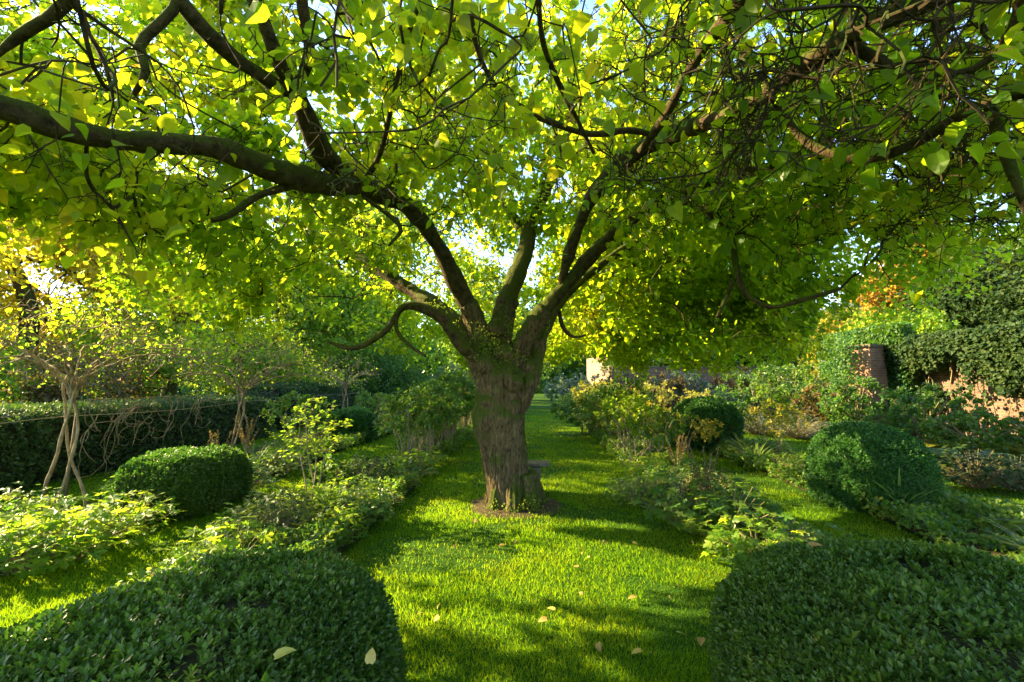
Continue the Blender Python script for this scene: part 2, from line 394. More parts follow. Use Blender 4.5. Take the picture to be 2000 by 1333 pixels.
def T_twig(seed=0, kink=.16):
    r = np.random.default_rng(seed); m = MB()
    n = 4; p = np.zeros((n + 1, 3)); p[:, 1] = np.linspace(0, 1, n + 1)
    p[1:, 0] += np.cumsum(r.normal(size=n)) * kink * .4; p[1:, 2] += np.cumsum(r.normal(size=n)) * kink * .4
    m.tube(p, np.array([1, .95, .8, .85, .6]) * .022, 3, cap=False)
    for k in (1, 2, 3):
        d = np.array([r.choice([-1, 1]) * .22, .1 + .1 * r.random(), r.normal() * .15])
        m.tube(np.array([p[k], p[k] + d * .55 + r.normal(size=3) * .02, p[k] + d]), np.array([.018, .016, .016]), 3, cap=False)
    return np.vstack(m.v), np.vstack(m.q)
def curl(t, a, b):
    v = t[0].copy(); v[:, 2] += a * v[:, 0] ** 2 * 2.2 - b * v[:, 1] ** 2; v[:, 0] *= 1 - .25 * abs(a); return v, t[1]
HEART, LEAF, SMALL, LOBED = T_heart(), T_leaf(), T_small(.32), T_lobed()

# ---------------------------------------------------------------- growth
def catmull(P, step=.08):
    P = np.asarray(P, float); Q = np.vstack([2 * P[0] - P[1], P, 2 * P[-1] - P[-2]]); out = []
    for i in range(1, len(Q) - 2):
        n = max(2, int(np.linalg.norm(Q[i + 1] - Q[i]) / step)); t = np.linspace(0, 1, n, endpoint=False)[:, None]
        a, b, c, d = Q[i - 1], Q[i], Q[i + 1], Q[i + 2]
        out.append(.5 * ((2 * b) + (-a + c) * t + (2 * a - 5 * b + 4 * c - d) * t ** 2 + (-a + 3 * b - 3 * c + d) * t ** 3))
    out.append(P[-1:]); return np.vstack(out)
def grow(base, basedir, att, step=.13, wig=.30, up=.12, maxlen=9):
    """every attractor gets a crooked path from the nearest wood grown so far"""
    from_base = np.array([np.min(np.linalg.norm(base - a, axis=1)) for a in att]); att = att[np.argsort(from_base)]
    cap = len(base) + int(len(att) * 14 + 100)
    P = np.empty((cap, 3)); D = np.empty((cap, 3)); n = len(base); P[:n] = base; D[:n] = basedir
    paths = []
    for a in att:
        d2 = ((P[:n] - a) ** 2).sum(1); j = int(np.argmin(d2)); L = math.sqrt(d2[j])
        if L < step * .6: continue
        k = min(12, max(2, int(L / step)))
        if n + k >= cap: break
        c = P[j] + D[j] * L * .38; c[2] += up * L
        t = (np.arange(1, k + 1) / k)[:, None]
        q = (1 - t) ** 2 * P[j] + 2 * t * (1 - t) * c + t * t * a
        q = q + RNG.normal(size=q.shape) * (wig * min(L / k, .14)) * np.sin(np.linspace(.4, 2.6, k))[:, None]
        full = np.vstack([P[j], q]); dd = norm(np.diff(full, axis=0))
        P[n:n + k] = q; D[n:n + k] = dd
        paths.append(np.concatenate([[j], np.arange(n, n + k)])); n += k
    return P[:n], D[:n], paths
def radii(n, paths, tip=.0035, p=.42, nb=0):
    cnt = np.ones(n)
    for pa in reversed(paths):
        c = cnt[pa[-1]]
        for i in pa[-1:0:-1]:
            cnt[i] = max(cnt[i], c) if cnt[i] > c else c
            c = cnt[i]
        cnt[pa[0]] = cnt[pa[0]] + c * .9
    # make monotone along paths from tip to base
    for pa in reversed(paths):
        for a, b in zip(pa[-1:1:-1], pa[-2:0:-1]): cnt[b] = max(cnt[b], cnt[a])
    return tip * cnt ** p

off_x = .5
def tree_bg(name, loc, H, R, nleaf, lsize, mat, label, cat='tree', trunk_h=.3, nclump=26, low=.25, group=None, seed=1, barkm='twig', flat=1.0, tr=.022, carve=True, rx=None, shell=.55):
    """background tree: tapered trunk, grown limbs, leaf crown made of many clumps"""
    r = np.random.default_rng(seed)
    root = empty(name, loc, 0, label=label, cat=cat, group=group)
    rx = rx or R
    c = r.normal(size=(nclump, 3)); c = norm(c) * (r.random((nclump, 1)) ** .4)
    zc = H * (low + 1) / 2; hz = H * (1 - low) / 2
    cl = np.stack([c[:, 0] * rx * .8, c[:, 1] * R * .8, zc + c[:, 2] * hz * .85 * flat], 1)
    cr = (.22 + .2 * r.random(nclump)) * min(R, rx) * 1.05
    tp = np.array([[0, 0, -.05], [r.normal() * .03 * H, r.normal() * .03 * H, H * trunk_h], [r.normal() * .05 * H, r.normal() * .05 * H, H * .55], [0, 0, H * .8]])
    tp = catmull(tp, H / 30); rr = H * tr * (1 - .8 * np.linspace(0, 1, len(tp))) + .004 * H
    m = MB(); m.tube(tp, rr, 9)
    att = np.vstack([cl, cl + r.normal(size=cl.shape) * cr[:, None] * .7])
    base = tp[int(len(tp) * .35):]; bd = np.tile([0, 0, 1.0], (len(base), 1))
    P, D, paths = grow(base, bd, att, step=H / 16, wig=.35)
    rd = radii(len(P), paths, tip=H * .0022, p=.45)
    rd = np.minimum(rd, rr.max() * .55)
    for pa in paths: m.tube(P[pa], np.r_[rd[pa[1]], rd[pa[1:]]], 5, cap=False)
    m.build('trunk', M[barkm], root, smooth=True)
    nleaf = int(nleaf * 3.6)
    k = r.integers(0, nclump, nleaf); d = norm(r.normal(size=(nleaf, 3))) * ((shell + (1 - shell) * r.random((nleaf, 1))) * (1 + .18 * r.normal(size=(nleaf, 1))))
    p = cl[k] + d * cr[k][:, None]
    f = fbm((p + 50) * (6 / max(R, 1)) * .35, seed, 2) > .40
    p = p[f & (p[:, 2] > .05)]; d = d[f & ((cl[k] + d * cr[k][:, None])[:, 2] > .05)] if len(d) == len(f) else d
    if carve:
        kk = sun_keep(p + np.array(loc)[None], .8) & (shaft_keep(p + np.array(loc)[None], off_x, .66, .92) if loc[0] < 1 else True); p = p[kk]; d = d[kk]
    n = len(p)
    tipd = norm(d * .6 + rand_dir(n) * .8 + np.array([0, 0, -.35])); nr = norm(rand_dir(n) + np.array([0, 0, .9]) + d * .4)
    b = MB(); b.inst(*LEAF, frames(tipd, nr), p, lsize * (.6 + .7 * r.random(n)))
    b.build('crown', M[mat], root)
    return root

def shrub(name, loc, rx, ry, H, nleaf, ls, mat, label, cat='shrub', nst=9, bare=.35, seed=1, stem='twig', tmpl=LEAF, group=None, carve=False, sr=.006, up=.3):
    """stems fanning from the base with leaves on their outer part"""
    r = np.random.default_rng(seed); root = empty(name, loc, 0, label=label, cat=cat, group=group)
    m = MB(); tips = []
    base = []; bd = []
    for i in range(nst):
        a = 2 * math.pi * i / nst + r.random() * .7; q = .25 + .75 * math.sqrt(r.random())
        e = np.array([math.cos(a) * rx * q * .75, math.sin(a) * ry * q * .75, H * (.60 + .3 * r.random())])
        pts = catmull(np.array([[math.cos(a) * .04, math.sin(a) * .04, -.02], [e[0] * .3 + r.normal() * .03, e[1] * .3 + r.normal() * .03, H * .35], e]), max(H / 14, .03))
        m.tube(pts, np.linspace(sr * 1.4, sr * .6, len(pts)), 5)
        k = int(len(pts) * bare * .8); base.append(pts[k:]); bd.append(norm(np.gradient(pts, axis=0))[k:])
    nat = nst * 7
    d = norm(r.normal(size=(nat, 3))) * (.35 + .65 * r.random((nat, 1)) ** .6)
    zlo = bare * H; att = np.stack([d[:, 0] * rx, d[:, 1] * ry, (zlo + H) / 2 + d[:, 2] * (H - zlo) / 2], 1)
    P, D, paths = grow(np.vstack(base), np.vstack(bd), att, step=max(H / 14, .035), wig=.3, up=up)
    for pa in paths: m.tube(P[pa], np.linspace(sr * .55, sr * .25, len(pa)), 3, cap=False)
    m.build('stems', M[stem], root)
    idx = np.concatenate([pa[1:] for pa in paths]); w = np.concatenate([np.linspace(.15, 1, len(pa) - 1) for pa in paths])
    pick = r.choice(idx, nleaf, p=w / w.sum()); p = P[pick] + r.normal(size=(nleaf, 3)) * H * .028
    if carve:
        kk = sun_keep(p + np.array(loc)[None], .7); p = p[kk]; pick = pick[kk]
    n = len(p)
    tipd = norm(D[pick] * .6 + rand_dir(n) * .9 + np.array([0, 0, .0])); nr = norm(rand_dir(n) * .7 + np.array([0, 0, 1.0]))
    b = MB(); b.inst(*tmpl, frames(tipd, nr), p, ls * (.6 + .7 * r.random(n)))
    b.build('foliage', M[mat], root)
    return root

# ---------------------------------------------------------------- SETTING: ground
def build_ground():
    n = 161
    a = np.sinh(np.linspace(-1, 1, n) * 4.2) / math.sinh(4.2)
    X, Y = np.meshgrid(a * 420, a * 420 + 8, indexing='ij')
    P = np.stack([X.ravel(), Y.ravel(), np.zeros(n * n)], 1)
    dist = np.hypot(P[:, 0], P[:, 1] - 8)
    P[:, 2] = (fbm(P * .35, 5, 3) - .5) * .05 + np.clip((dist - 120) / 60, 0, 1) * (fbm(P * .01, 8, 2) * 3)
    i = np.arange(n - 1)[:, None] * n; j = np.arange(n - 1)[None]
    q = np.stack([i + j, i + n + j, i + n + j + 1, i + j + 1], -1).reshape(-1, 4)
    m = MB(); m.add(P, q); return m.build('lawn_ground', M['ground'], smooth=True, kind='structure')
build_ground()

BEDS = {  # (x centre, half width) along Y
    'left_border': (-2.25, .33, 3.0, 30), 'right_border': (2.1, .35, 3.2, 30),
    'left_outer_border': (-5.1, .65, 1.5, 30), 'right_outer_border': (4.65, .70, 2.0, 30)}
def bed_edge(x, hw, y, side, seed):
    y = np.asarray(y, float); return x + side * (hw + .16 * (vnoise(np.stack([y * .9, y * 0, y * 0], 1), seed) - .5) * 2)
def build_bed(x, hw, y0, y1, seed):
    y = np.linspace(y0, y1, 90); l = bed_edge(x, hw, y, -1, seed) + .02; r = bed_edge(x, hw, y, 1, seed + 1) - .02
    k = 5; rows = []
    for i in range(k): rows.append(np.stack([l + (r - l) * i / (k - 1), y, np.full_like(y, .035) + .03 * math.sin(math.pi * i / (k - 1))], 1))
    P = np.stack(rows, 1).reshape(-1, 3); P[:, 2] += (fbm(P * 5, 3, 2) - .5) * .03
    i = np.arange(89)[:, None] * k; j = np.arange(k - 1)[None]
    q = np.stack([i + j, i + j + 1, i + k + j + 1, i + k + j], -1).reshape(-1, 4)
    m = MB(); m.add(P, q); m.build('flower_bed_soil', M['soil'], smooth=True, kind='structure')
for s_, (k_, b_) in enumerate(BEDS.items()): build_bed(*b_, seed=20 + s_ * 3)
def in_bed(x, y):
    r = np.zeros(len(x), bool)
    for s_, (k_, (bx, hw, y0, y1)) in enumerate(BEDS.items()):
        r |= (y > y0) & (y < y1) & (x > bed_edge(bx, hw, y, -1, 20 + s_ * 3)) & (x < bed_edge(bx, hw, y, 1, 21 + s_ * 3))
    return r
TRUNK = gnd(1003, 1003); TRUNK[1] += .30; TRUNK[2] = 0
def build_grass():
    n = 820000
    # density falls with distance
    y = 1.3 * (26 / 1.3) ** (RNG.random(n) ** .80); x = (RNG.random(n) * 2 - 1) * (1.25 * y + 1.0)
    k = (np.abs(x) < 9.5) & ~in_bed(x, y); x = x[k]; y = y[k]
    d = np.hypot(x - TRUNK[0], (y - TRUNK[1])); k = d > .42 + .25 * RNG.random(len(x)); x = x[k]; y = y[k]
    # worn spots
    w = fbm(np.stack([x * .9, y * .9, x * 0], 1), 31, 3); k = (w > .36) | (RNG.random(len(x)) < .25); x = x[k]; y = y[k]
    n = len(x); P = np.stack([x, y, (fbm(np.stack([x, y, x * 0], 1) * .35, 5, 3) - .5) * .05 - .004], 1)
    tipd = norm(rand_dir(n) * .62 + np.array([0, 0, 1.0])); nr = rand_dir(n)
    h = (.022 + .024 * RNG.random(n)) * (1 + .02 * y) * (.7 + .6 * fbm(P * 1.3, 9, 2))
    sw = np.clip(.0038 * np.maximum(y, 2) ** .8 / 1.8, .0035, .03)
    tv = np.array([(-.5, 0, 0), (.5, 0, 0), (.08, 1, -.18)]); tt = np.array([(0, 1, 2)])
    b = MB(); b.inst(tv, tt, frames(tipd, nr), P, np.stack([sw * (.7 + .6 * RNG.random(n)), h, h], 1))
    b.build('lawn_grass', M['grass'], kind='stuff')
build_grass()

# bare ground round the trunk with leaf litter
def litter_ring():
    m = MB(); k = 48; th = np.arange(k) / k * 2 * math.pi; rows = []
    for i, rr in enumerate((.1, .3, .45, .58)):
        jig = .09 * (vnoise(np.stack([np.cos(th) * 2.3 + 5, np.sin(th) * 2.3 + 5, th * 0], 1), 3) - .4) * (i / 3)
        rows.append(np.stack([TRUNK[0] + np.cos(th) * (rr + jig), TRUNK[1] + np.sin(th) * (rr + jig), np.full(k, [.06, .05, .04, .018][i])], 1))
    P = np.vstack(rows); q = []
    for i in range(3):
        for j in range(k): q.append([i * k + j, (i + 1) * k + j, (i + 1) * k + (j + 1) % k, i * k + (j + 1) % k])
    m.add(P, q); m.build('bare_earth', M['soil'], smooth=True, kind='structure')
litter_ring()

# ---------------------------------------------------------------- THE GREAT TREE
def furrow(v):
    a = np.arctan2(v[:, 1] - TRUNK[1], v[:, 0] - TRUNK[0])
    q = np.stack([np.cos(a) * 8.5, np.sin(a) * 8.5, v[:, 2] * 1.5], 1)
    rid = 1 - np.abs(fbm(q, 41, 2) * 2 - 1) * 2.2
    return .026 * rid + .040 * (fbm(v * 3.2, 42, 2) - .5) + .026 * (fbm(v * [11, 11, 7], 43, 3) - .5)
def knob(v): return .065 * (fbm(v * 3.2, 44, 2) - .5) + .032 * (fbm(v * 11, 45, 2) - .5)
def limb_pts(L): return np.array([at(px, py, Y) for px, py, Y, r in L]), np.array([r for *_, r in L])
B0 = TRUNK[1]
LIMBS = {
 'A': [(975, 760, B0, .24), (945, 690, B0, .19), (925, 620, B0 - .1, .145), (888, 545, B0 - .35, .12), (845, 465, B0 - .7, .115), (795, 405, B0 - 1.15, .12), (725, 372, 4.1, .105), (640, 362, 3.7, .10), (540, 335, 3.3, .095), (430, 292, 2.95, .085), (300, 278, 2.65, .073), (170, 262, 2.35, .066), (60, 228, 2.15, .063), (-60, 190, 2.0, .06), (-260, 130, 1.8, .05)],
 'B': [(700, 372, 4.0, .07), (655, 325, 3.75, .085), (620, 280, 3.5, .082), (592, 215, 3.2, .080), (565, 168, 3.0, .078)],
 'B1': [(580, 190, 3.08, .05), (520, 155, 2.85, .056), (455, 110, 2.65, .052), (400, 60, 2.45, .047), (345, -5, 2.3, .043), (280, -90, 2.1, .04)],
 'B2': [(575, 185, 3.05, .05), (548, 130, 2.85, .055), (525, 70, 2.7, .05), (498, 0, 2.55, .046), (470, -90, 2.4, .04)],
 'B3': [(570, 185, 3.05, .04), (598, 130, 2.9, .042), (604, 80, 2.75, .040), (592, 20, 2.6, .038), (588, -70, 2.45, .033)],
 'C': [(975, 760, B0, .20), (940, 700, B0 + .1, .15), (895, 640, B0 + .3, .12), (850, 598, B0 + .6, .10), (800, 566, B0 + 1.0, .085), (730, 520, 7.2, .07), (640, 470, 7.8, .055), (540, 430, 8.4, .04)],
 'C2': [(940, 700, B0 - .05, .10), (900, 672, B0 - .2, .075), (865, 625, B0 - .2, .06), (820, 600, B0 - .2, .055), (785, 602, B0 - .25, .042), (762, 635, B0 - .3, .033), (735, 660, B0 - .35, .028), (690, 680, B0 - .4, .020), (640, 668, B0 - .5, .012)],
 'C3': [(778, 606, B0 - .25, .022), (775, 645, B0 - .3, .022), (800, 675, B0 - .3, .02), (832, 696, B0 - .3, .014)],
 'D': [(985, 760, B0, .20), (975, 690, B0 + .05, .17), (982, 620, B0 + .15, .155), (1003, 555, B0 + .3, .145), (1022, 500, B0 + .5, .13), (1040, 430, B0 + .7, .11), (1080, 340, B0 + .9, .09), (1130, 230, B0 + 1.0, .065), (1160, 120, B0 + 1.1, .045)],
 'D2': [(1030, 470, B0 + .6, .07), (985, 400, B0 + 1, .06), (930, 330, B0 + 1.4, .05), (870, 240, B0 + 1.6, .04), (820, 150, B0 + 1.6, .03)],
 'E': [(990, 750, B0, .20), (1005, 705, B0 - .1, .135), (1035, 645, B0 - .25, .115), (1075, 590, B0 - .35, .10), (1125, 535, B0 - .4, .092), (1170, 485, B0 - .5, .085), (1235, 428, B0 - .7, .075), (1310, 385, B0 - 1.0, .06), (1400, 350, B0 - 1.3, .05), (1520, 320, B0 - 1.6, .04)],
 'F': [(1000, 800, B0, .20), (1036, 742, B0 - .05, .125), (1052, 680, B0 + .2, .095), (1075, 620, B0 + .35, .085), (1120, 560, B0 + .8, .08), (1200, 500, 7.0, .07), (1300, 440, 7.6, .06), (1420, 400, 8.2, .045)],
 'G': [(1090, 575, B0 - .35, .07), (1120, 470, B0 - .6, .10), (1160, 380, B0 - 1.0, .105), (1205, 325, B0 - 1.4, .108), (1300, 268, B0 - 1.9, .105), (1440, 218, 3.15, .098), (1530, 155, 2.75, .088), (1620, 95, 2.4, .082), (1740, 30, 2.1, .075), (1880, -20, 1.9, .065), (2050, -60, 1.75, .055)],
 'G2': [(1250, 295, 3.85, .05), (1300, 225, 3.5, .055), (1345, 140, 3.1, .055), (1395, 65, 2.75, .060), (1450, 5, 2.45, .065), (1520, -70, 2.2, .06)],
 'H': [(1500, 180, 2.95, .03), (1560, 262, 3.0, .034), (1620, 300, 2.9, .037), (1700, 308, 2.75, .037), (1790, 278, 2.6, .036), (1880, 222, 2.4, .034), (1960, 190, 2.2, .03), (2080, 170, 2.1, .025)],
 'H2': [(1650, 80, 2.3, .03), (1740, 130, 2.35, .028), (1850, 150, 2.3, .025), (1940, 110, 2.2, .023), (1990, 20, 2.1, .022), (1975, -60, 2.0, .02)],
 'H3': [(1930, 200, 2.3, .02), (1950, 260, 2.3, .022), (1975, 330, 2.25, .018), (2010, 420, 2.2, .014)],
 'I': [(1310, 385, B0 - 1.0, .03), (1385, 415, 4.6, .032), (1425, 455, 4.5, .030), (1438, 520, 4.4, .027), (1455, 570, 4.4, .024), (1505, 600, 4.3, .022), (1570, 585, 4.2, .018), (1640, 565, 4.1, .014)],
 'I2': [(1433, 545, 4.42, .018), (1415, 590, 4.5, .014), (1400, 620, 4.5, .009)],
 'J': [(1280, 265, 3.75, .025), (1225, 255, 3.6, .026), (1150, 262, 3.5, .026), (1060, 232, 3.3, .023), (990, 190, 3.1, .020), (950, 140, 2.9, .018), (925, 70, 2.7, .016), (915, -20, 2.5, .014)],
 'J2': [(1160, 300, 3.6, .014), (1130, 240, 3.4, .017), (1090, 160, 3.1, .016), (1060, 80, 2.8, .015), (1050, -30, 2.5, .012)],
 'K': [(690, 372, 3.95, .012), (780, 440, 3.9, .016), (760, 480, 3.8, .012)],
 'K2': [(600, 355, 3.5, .02), (560, 365, 3.4, .024), (500, 385, 3.25, .022), (450, 420, 3.15, .018), (412, 432, 3.1, .010)],
 'N': [(-60, 150, 1.9, .016), (40, 70, 1.9, .022), (110, 25, 1.85, .024), (160, -30, 1.8, .022)],
 'O': [(350, -20, 2.3, .022), (338, 20, 2.3, .024), (300, 58, 2.3, .022), (272, 90, 2.3, .022), (285, 140, 2.3, .018), (262, 185, 2.35, .012)],
 'P': [(1090, 600, B0 + .4, .03), (1100, 640, B0 + .45, .028), (1120, 658, B0 + .5, .024), (1145, 655, B0 + .5, .014)],
 'Q': [(700, 372, 4.0, .02), (742, 300, 3.6, .016), (770, 180, 3.1, .014), (800, 60, 2.7, .013), (840, -40, 2.4, .010)],
}
def build_tree():
    root = empty('broad_crowned_tree', (float(TRUNK[0]), float(TRUNK[1]), 0), 0, label='huge spreading tree with a stout furrowed trunk, standing on the lawn path', cat='tree')
    off = np.array([TRUNK[0], TRUNK[1], 0.0])
    # trunk and crotch: tubes joined and voxel remeshed so that limbs flow out of it
    prof = [(1004, 1022, .40), (1003, 1004, .345), (1000, 985, .315), (992, 950, .275), (987, 910, .275), (982, 870, .285), (976, 835, .31), (973, 815, .33), (975, 790, .29), (978, 760, .295), (982, 730, .30), (984, 710, .24), (984, 690, .14)]
    tp = np.array([at(a, b, B0) for a, b, r in prof]); tp[0][2] = -.08
    rr = np.array([r for *_, r in prof])
    tpc = catmull(np.c_[tp, rr], .05)
    m = MB(); m.tube(tpc[:, :3], tpc[:, 3], 26)
    # root flare buttresses
    for a in (0.2, 1.1, 2.2, 3.0, 3.9, 4.7, 5.5):
        d = np.array([math.cos(a), math.sin(a), 0])
        m.tube(np.array([[TRUNK[0], TRUNK[1], .42] + d * .20, [TRUNK[0], TRUNK[1], .20] + d * .27, [TRUNK[0], TRUNK[1], .04] + d * .32, [TRUNK[0], TRUNK[1], -.08] + d * .42]), [.07, .09, .09, .06], 12)
    # burls and lumps
    for px, py, r, dy in ((938, 812, .10, -.1), (952, 785, .09, -.22), (1000, 795, .10, -.18), (944, 745, .10, -.08), (1000, 745, .13, -.22), (950, 712, .12, -.2), (970, 640, .10, -.15), (1030, 715, .10, -.05), (945, 690, .09, -.1), (985, 690, .12, -.2)):
        c = at(px, py, B0 + dy); th = np.linspace(0, math.pi, 7)
        m.tube(c + np.array([[0, 0, -math.cos(t) * r] for t in th]), np.maximum(np.sin(th) * r, .01), 10)
    stubs = {}
    for k, L in LIMBS.items():
        P, R = limb_pts(L); R = R * {'C': 1.2, 'C2': 1.05, 'G': .66, 'G2': .7, 'A': .84, 'B': .88, 'B1': .85, 'B2': .85, 'B3': .85, 'D': .9, 'E': .9, 'F': .85, 'I': .8, 'H': .7, 'H2': .8}.get(k, 1.0); Q = catmull(np.c_[P, R], .05 if k in 'ACDEFG' else .06)
        LIMBS[k] = Q
        if k in ('A', 'C', 'C2', 'D', 'E', 'F'):
            d = np.linalg.norm(Q[:, :3] - tp[-2], axis=1); i = np.argmax(d > (.95 if k != 'C2' else .6)); i = max(i, 6)
            m.tube(Q[:i, :3], Q[:i, 3], 16); stubs[k] = i
    mesh = m.mesh('raw'); tmp = bpy.data.objects.new('raw', mesh); C.objects.link(tmp)
    md = tmp.modifiers.new('r', 'REMESH'); md.mode = 'VOXEL'; md.voxel_size = .011; md.adaptivity = 0
    sm = tmp.modifiers.new('s', 'SMOOTH'); sm.iterations = 14; sm.factor = .6
    dg = bpy.context.evaluated_depsgraph_get(); ev = tmp.evaluated_get(dg)
    me = bpy.data.meshes.new_from_object(ev); bpy.data.objects.remove(tmp)
    n = len(me.vertices); v = np.empty(n * 3, np.float32); me.vertices.foreach_get('co', v); v = v.reshape(-1, 3).astype(float)
    nn = np.empty(n * 3, np.float32); me.vertices.foreach_get('normal', nn); nn = nn.reshape(-1, 3).astype(float)
    v = v + nn * furrow(v)[:, None] - off
    me.vertices.foreach_set('co', v.astype(np.float32).ravel())
    me.polygons.foreach_set('use_smooth', np.ones(len(me.polygons), bool)); me.update()
    me.materials.clear(); me.materials.append(M['bark']); me.name = 'trunk'
    t = bpy.data.objects.new('trunk', me); C.objects.link(t); t.parent = root
    base = []; bd = []
    for k, Q in LIMBS.items():
        i = max(0, stubs.get(k, 0) - 3); q = Q[i:]
        r = q[:, 3] + .004
        mm = MB(); mm.tube(q[:, :3] - off, r, 18 if r.max() > .04 else 9, disp=lambda v, s=min(1, r.mean() / .08): knob(v + off) * s)
        mm.build('limb' if r.max() > .04 else 'branch', M['limb'], root, smooth=True)
        j = 0 if k not in stubs else 2
        base.append(q[j:, :3]); bd.append(norm(np.gradient(q[:, :3], axis=0))[j:])
    base = np.vstack(base); bd = np.vstack(bd); nb = len(base)
    # attractors filling the umbrella crown
    def crown_pts(n):
        out = []; tot = 0
        while tot < n:
            m_ = 6000
            x = (RNG.random(m_) * 2 - 1) * 8.6; y = (RNG.random(m_) * 2 - 1) * 8.2; z = 1.7 + RNG.random(m_) * 6.8
            r = np.hypot(x / 1.08, y); zt = 2.7 + 5.4 * np.sqrt(np.clip(1 - (r / 8.0) ** 2, 0, 1))
            zl = np.interp(r, [0, 1.2, 2.5, 4.0, 5.5, 6.5, 8], [4.2, 3.9, 3.25, 2.6, 2.35, 2.1, 2.1]) + .5 * (vnoise(np.stack([x * .7, y * .7, x * 0], 1), 61) - .5)
            # the far side hangs lower, the near side stays higher over the viewer
            zl = zl + np.where(y < 0, .25, -.15) + .5 * np.exp(-((x - 2.0) / 1.2) ** 2) * (y > 0) + np.where(x > 0, .55, .30) * np.clip(np.abs(x + .6) - 2.6, 0, 3) * np.clip(1.2 - y / 5, 0, 1)
            ok = (r < 8.0) & (z < zt) & (z > zl)
            rel = (z - zl) / np.maximum(zt - zl, .1)
            shell = np.maximum(np.exp(-(rel / .22) ** 2), np.maximum(np.clip((rel - .6) / .3, 0, 1) * .8, np.clip((r - 5.2) / 2.0, 0, 1)))
            holes = fbm(np.stack([x, y, z], 1) * .8, 62, 2)
            ok &= (RNG.random(m_) < .12 + .88 * shell) & (holes > .36)
            p = np.stack([x, y, z], 1)[ok] + off
            out.append(p); tot += len(p)
        return np.vstack(out)[:n]
    att = crown_pts(7200)
    near = np.stack([RNG.random(900) * 8.5 - 4.0, RNG.random(900) * 4.2 + .4, 2.35 + RNG.random(900) * 1.6], 1)
    near = near[(near[:, 2] > 2.35 + .16 * np.clip(np.abs(near[:, 0]) - 1.8, 0, 3) * near[:, 1] / 3) & (near[:, 2] > 2.35 + .22 * np.maximum(0, near[:, 1] - 1.5) * (np.abs(near[:, 0]) < 2.2))]
    rt = np.stack([RNG.random(1900) * 5.5 + .8, RNG.random(1900) * 4.8 + 1.4, 2.5 + RNG.random(1900) * 2.4], 1)
    rt = rt[rt[:, 2] > 2.3 + .17 * rt[:, 1]]
    back = np.array([at(RNG.uniform(690, 985), RNG.uniform(300, 575), RNG.uniform(8.6, 12.3)) for _ in range(420)])
    upl = np.array([at(RNG.uniform(-150, 560), RNG.uniform(-150, 230), RNG.uniform(4.2, 6.5)) for _ in range(520)])
    rgt = np.array([at(RNG.uniform(1120, 1590), RNG.uniform(400, 665), RNG.uniform(6.6, 9.6)) for _ in range(520)]); rgt = rgt[rgt[:, 2] > 1.95]
    att = np.vstack([att, near, rt, back, upl, rgt])
    dc = np.linalg.norm(att - np.array([0, 0, CAMZ]), axis=1); att = att[dc > 1.25]; att = att[sun_keep(att, .75)]
    P, D, paths = grow(base, bd, att, step=.15, wig=.30, up=.06)
    rd = radii(len(P), paths, tip=.0030, p=.41); rd = np.minimum(rd, .045)
    # larger branches are parts of their own, the rest is one mass of twigs
    big = sorted(range(len(paths)), key=lambda i: -rd[paths[i][1]] * len(paths[i]) / max(1.2, np.linalg.norm(P[paths[i][1]] - [0, 0, CAMZ])))[:60]
    bigs = set(big); tw = MB()
    for i, pa in enumerate(paths):
        r = np.r_[rd[pa[1]], rd[pa[1:]]]; r = r * (1 + .22 * RNG.random(len(r)))
        if i in bigs:
            q = catmull(P[pa] - off, .05); mm = MB(); mm.tube(q, np.interp(np.linspace(0, 1, len(q)), np.linspace(0, 1, len(r)), r), 7, disp=lambda v: knob(v + off) * .18)
            mm.build('branch', M['limb'], root, smooth=True)
        elif np.linalg.norm(P[pa[0]] - [0, 0, CAMZ]) < 4.2:
            q = catmull(P[pa] - off, .05); tw.tube(q, np.interp(np.linspace(0, 1, len(q)), np.linspace(0, 1, len(r)), r), 5, cap=False)
        else: tw.tube(P[pa] - off, r, 5 if r[0] > .009 else 4, cap=False)
    idx = np.concatenate([pa[1:] for pa in paths]); idx = idx[rd[idx] < .016]
    # crooked twiglets
    tpl = [T_twig(s) for s in range(5)]
    pos = P[idx]; dd = D[idx]
    dens = np.where((pos[:, 0] > .2) & (pos[:, 1] < 5.8), 3.4, 1.6)
    reps = np.floor(dens + RNG.random(len(idx))).astype(int); j = np.repeat(np.arange(len(idx)), reps)
    kk = sun_keep(pos[j], .9) & shaft_keep(pos[j], off[0] + 1.0, .66, .6); j = j[kk]
    tdir = norm(dd[j] * .7 + rand_dir(len(j)) * 1.0 + np.array([0, 0, -.05])); tl = .08 + .20 * RNG.random(len(j)) ** 1.5
    kind = RNG.integers(0, 5, len(j)); R = frames(tdir, rand_dir(len(j)))
    for s_ in range(5):
        k = kind == s_; tw.inst(*tpl[s_], R[k], pos[j][k] - off, np.stack([tl[k] * .9, tl[k], tl[k] * .9], 1))
    tw.build('twigs', M['twig'], root, kind='stuff')
    # leaves
    ends = pos[j] + tdir * tl[:, None]
    rep = [ends] * 22 + [pos] * 12; lp = np.vstack(rep); ld = np.vstack([tdir] * 22 + [dd] * 12)
    jt = RNG.normal(size=lp.shape) * .12; jt[:, 2] -= .02; lp = lp + jt
    d_cam = np.linalg.norm(lp - np.array([0, 0, CAMZ]), axis=1)
    keep = np.ones(len(lp))
    keep *= np.interp(d_cam, [1.45, 1.7, 2.6, 4.0, 5.5, 7], [.0, .04, .12, .48, 1.0, 1.0])
